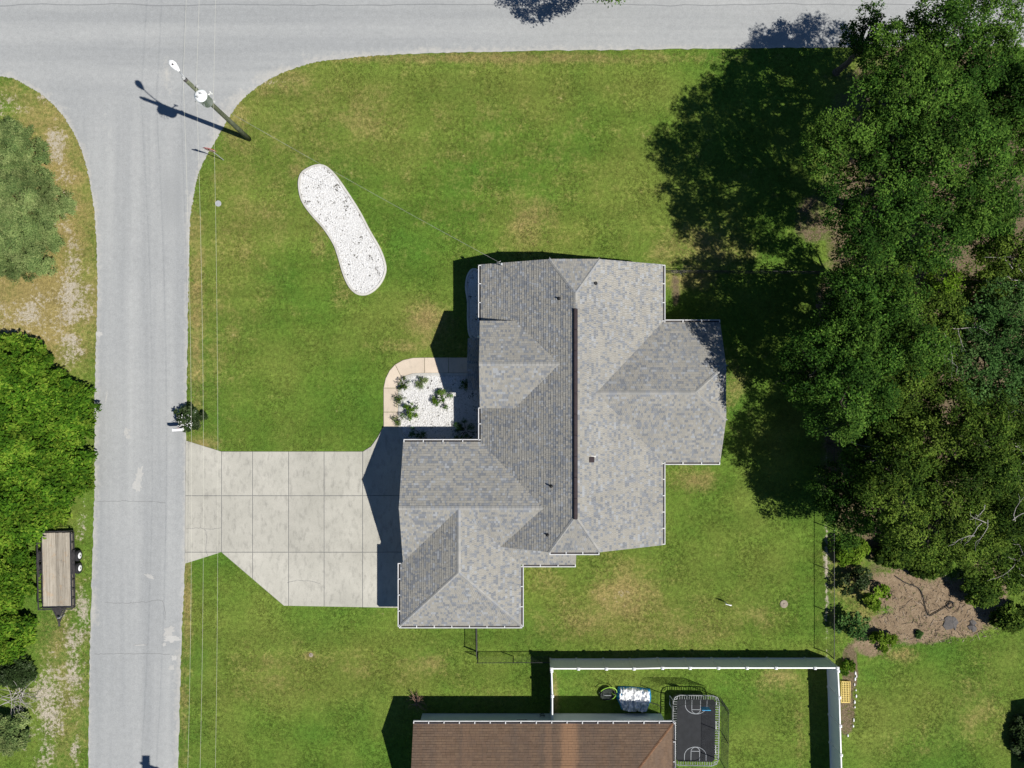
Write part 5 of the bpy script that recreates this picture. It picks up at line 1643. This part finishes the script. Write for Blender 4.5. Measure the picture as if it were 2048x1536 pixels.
shrub(25, 1345, 1.2, 1.6, 'leaf_dark', 'dark green shrub beside the sandy verge south of thicket', 2601, None, ry=1.0, size=.07, rcl=.4)
shrub(10, 1470, 1.3, 1.6, 'leaf_grey', 'dull green shrub with dead twigs on the verge', 2602, None, ry=1.5, size=.07, rcl=.4)
db = thing('dead_bush', at(18, 1405, 1.0), 'bare grey dead bush on the verge between two shrubs', 'bush'); db.location.z = 0
for k in range(3): dead_branches(db, 9, .12 + .2 * k, .5, 2700 + k, 1.5)
# mailbox shrub
shrub(378, 836, .92, 1.25, 'leaf_dark', 'dark leafy shrub with pale flowers wrapped around the mailbox post', 2800, None, ry=.86, size=.05, rcl=.28, leafn=260)
fl_ = bpy.data.objects[[o.name for o in bpy.data.objects if o.get('label', '').startswith('dark leafy shrub with pale')][0]]
fm_ = leaves([(rnd.uniform(-.6, .6), rnd.uniform(-.6, .6), rnd.uniform(.8, 1.15), .2, .9) for i in range(16)], 7, .035, 2803, 'white_stone', width=.8)
fo_ = bpy.data.objects.new('flowers', fm_); COL.objects.link(fo_); fo_.parent = fl_
# right-hand bed shrubs
B = 'shrubs in the mulch bed'
shrub(1716, 1168, 1.1, 1.7, 'leaf_dark', 'dark shrub behind the fence at the top of mulch bed', 2901, B, ry=.8, rcl=.45, n=9, leafn=150)
shrub(1752, 1190, .95, 1.3, 'leaf_lime', 'lime green shrub beside the dark one on the mulch', 2902, B, ry=.8, rcl=.4, n=10, leafn=150)
shrub(1708, 1252, 1.1, 1.6, 'leaf_blue', 'blue green shrub close to the fence by the mulch', 2903, B, ry=.9, rcl=.45, n=10, leafn=150)
shrub(1772, 1278, .8, 1.0, 'leaf_lime', 'lime green shrub at the lawn edge of the mulch bed', 2904, B, ry=.75, rcl=.35, n=9, leafn=120)
shrub(1697, 1335, .45, .6, 'leaf_vine', 'small palm like weed at the white fence corner', 2905, None, rcl=.2, size=.1, width=.25)
shrub(1835, 1272, .3, .3, 'leaf_blue', 'small spiky weed on the mulch edge', 2906, None, rcl=.18, size=.1, width=.2)
shrub(1860, 1130, 1.5, .9, 'leaf_olive', 'low weedy growth at the top of the mulch bed under the trees', 2907, None, ry=.8, rcl=.3, z0f=.1)
shrub(1960, 1180, 1.2, 2.0, 'leaf_olive', 'olive shrub hanging over the mulch bed', 2908, B, ry=1.0, rcl=.4)
shrub(2025, 1235, 1.0, 2.0, 'leaf_olive', 'olive shrub at the lawn border beyond the mulch', 2909, B, ry=.8, rcl=.4)
shrub(1700, 1100, 1.2, 1.2, 'leaf_lime', 'weedy yellow green shrub beside the chain link fence', 2910, None, ry=.8, rcl=.35)
shrub(2052, 1475, .7, 1.0, 'leaf_dark', 'dark shrub in the shade beside the added shade building', 2911, None, ry=1.3, rcl=.35)
shrub(1790, 1110, 1.4, 1.3, 'leaf_olive', 'weedy undergrowth below the dark trees', 2912, None, ry=.7, rcl=.35)
nbush = thing('dead_bush', at(833, 1405, .5), 'leafless reddish brown bush in the shade of the brown roof corner', 'bush'); nbush.location.z = 0
for k in range(3): dead_branches(nbush, 9, .1 + .2 * k, .3, 2713 + k, .7, 'red_twig')
# entry court plants
for i, (x, y, rx, h, mat, lb, ln) in enumerate([(806, 768, .42, .7, 'leaf_olive', 'sparse reddish plant at the curve of the stone bed', 110), (842, 762, .42, .6, 'leaf_grey', 'small grey green plant near the walkway edge in the stones', 110), 
        (818, 822, .62, .9, 'leaf_vine', 'leafy green plant in the stones by the walkway straight', 230), (884, 798, .62, .95, 'leaf_vine', 'tall leafy green plant in the middle of the stone bed', 230), (798, 800, .4, .6, 'leaf_olive', 'straggly twig plant leaning over the walkway', 60), (797, 838, .4, .55, 'leaf_olive', 'straggly twig plant at the driveway end of the walkway', 60),
        (840, 868, .7, .8, 'leaf_oak', 'shaded low plant beside the garage gutter', 200), (930, 862, .85, 1.0, 'leaf_oak', 'shaded bushy plant in the house corner', 240), (928, 768, .4, .6, 'leaf_oak', 'shaded plant under the porch eave', 90)]):
    shrub(x, y, rx, h, mat, lb, 3000 + i, 'plants in the entry stone bed', size=.06, rcl=.22, leafn=ln * .55, width=.2, n=12, upbias=.35, shell=.25)

def make_debris():
    r = random.Random(77)
    c = at(1890, 1220)
    m = MB()
    for i in range(900):
        a = r.uniform(0, 6.283); q = math.sqrt(r.random())
        x = math.cos(a) * q * 4.6; y = math.sin(a) * q * 2.3 + .1 * math.sin(x)
        th = r.uniform(0, 6.283); ln = r.choice((.05, .07, .1, .16, .35)) * r.uniform(.6, 1.4)
        m.bar((x, y, .012), (x + math.cos(th) * ln, y + math.sin(th) * ln, .02 + r.uniform(0, .03)), r.uniform(.008, .03), .008)
    o = m.build('twig_litter', 'twig'); o.location = (c.x, c.y, 0)
    tag(o, 'fallen twigs and bark scraps scattered over the mulch bed', 'twigs', kind='stuff')
make_debris()
# ------------------------------------------------------------------ grass
def make_grass():
    r = np.random.RandomState(5)
    N = 330000
    x = r.uniform(-36, 36, N); y = r.uniform(-27.5, 27.5, N)
    keep = np.ones(N, bool)
    jx, jy = x + r.normal(0, .035, N), y + r.normal(0, .035, N)
    for poly in (ROAD, DRIVE_OUT, KIDNEY, COURT, SIDE_BED, HOUSE_FP, NB_FP, P2(WALK_O + list(reversed(WALK_I)))):
        keep &= ~inside(jx, jy, poly)
    xy = np.stack([x, y], 1)
    sand = field(xy, SAND, True); lit = field(xy, LITTER); mul = field(xy, MULCH); dry = field(xy, DRY, True)
    keep &= r.uniform(0, 1, N) > sand * 1.05
    keep &= r.uniform(0, 1, N) > lit * .75
    keep &= r.uniform(0, 1, N) > mul * .97
    yel = field(xy, YEL, True)[keep]
    x, y, dry = x[keep], y[keep], dry[keep]
    n = len(x)
    me = bpy.data.meshes.new('grass')
    me.vertices.add(n)
    me.vertices.foreach_set('co', np.column_stack([x, y, np.full(n, -.015)]).astype(np.float32).ravel())
    for nm, v in (('yel', np.clip(yel + r.normal(0, .15, n), 0, 1)), ('dry', np.clip(dry + r.normal(0, .18, n), 0, 1)), ('tint', r.uniform(0, 1, n)), ('rot', r.uniform(0, 6.283, n)), ('sz', r.uniform(.6, 1.25, n))):
        a = me.attributes.new(nm, 'FLOAT', 'POINT'); a.data.foreach_set('value', v.astype(np.float32))
    o = bpy.data.objects.new('grass', me); COL.objects.link(o)
    tag(o, 'short mown grass blades covering the lawns', 'grass', kind='stuff')
    # tuft
    tb = MB(); q = random.Random(9)
    for i in range(9):
        a = q.uniform(0, 6.283); ln = q.uniform(.05, .11); bx, by = q.uniform(-.05, .05), q.uniform(-.05, .05)
        dx, dy = math.cos(a), math.sin(a); w_ = q.uniform(.006, .010)
        hgt = q.uniform(.02, .055)
        tb.face([(bx - dy * w_, by + dx * w_, 0), (bx + dy * w_, by - dx * w_, 0), (bx + dx * ln, by + dy * ln, hgt)])
    tm_ = tb.mesh('grass_tuft', 'grass')
    to = bpy.data.objects.new('grass_tuft', tm_)
    COL.objects.link(to); to.parent = o; to.hide_render = True; to.hide_viewport = True; to.location = (0, 0, -3)
    ng = bpy.data.node_groups.new('grass_scatter', 'GeometryNodeTree')
    ng.interface.new_socket('Geometry', in_out='INPUT', socket_type='NodeSocketGeometry')
    ng.interface.new_socket('Geometry', in_out='OUTPUT', socket_type='NodeSocketGeometry')
    gi = ng.nodes.new('NodeGroupInput'); go = ng.nodes.new('NodeGroupOutput')
    m2p = ng.nodes.new('GeometryNodeMeshToPoints'); iop = ng.nodes.new('GeometryNodeInstanceOnPoints')
    oi = ng.nodes.new('GeometryNodeObjectInfo'); oi.inputs[0].default_value = to
    rot = ng.nodes.new('GeometryNodeInputNamedAttribute'); rot.data_type = 'FLOAT'; rot.inputs[0].default_value = 'rot'
    szn = ng.nodes.new('GeometryNodeInputNamedAttribute'); szn.data_type = 'FLOAT'; szn.inputs[0].default_value = 'sz'
    cxyz = ng.nodes.new('ShaderNodeCombineXYZ')
    e2r = ng.nodes.new('FunctionNodeEulerToRotation')
    k = ng.links.new
    k(gi.outputs[0], m2p.inputs[0]); k(m2p.outputs[0], iop.inputs['Points']); k(oi.outputs['Geometry'], iop.inputs['Instance'])
    k(rot.outputs[0], cxyz.inputs[2]); k(cxyz.outputs[0], e2r.inputs[0]); k(e2r.outputs[0], iop.inputs['Rotation']); k(szn.outputs[0], iop.inputs['Scale'])
    k(iop.outputs[0], go.inputs[0])
    md = o.modifiers.new('scatter', 'NODES'); md.node_group = ng
make_grass()
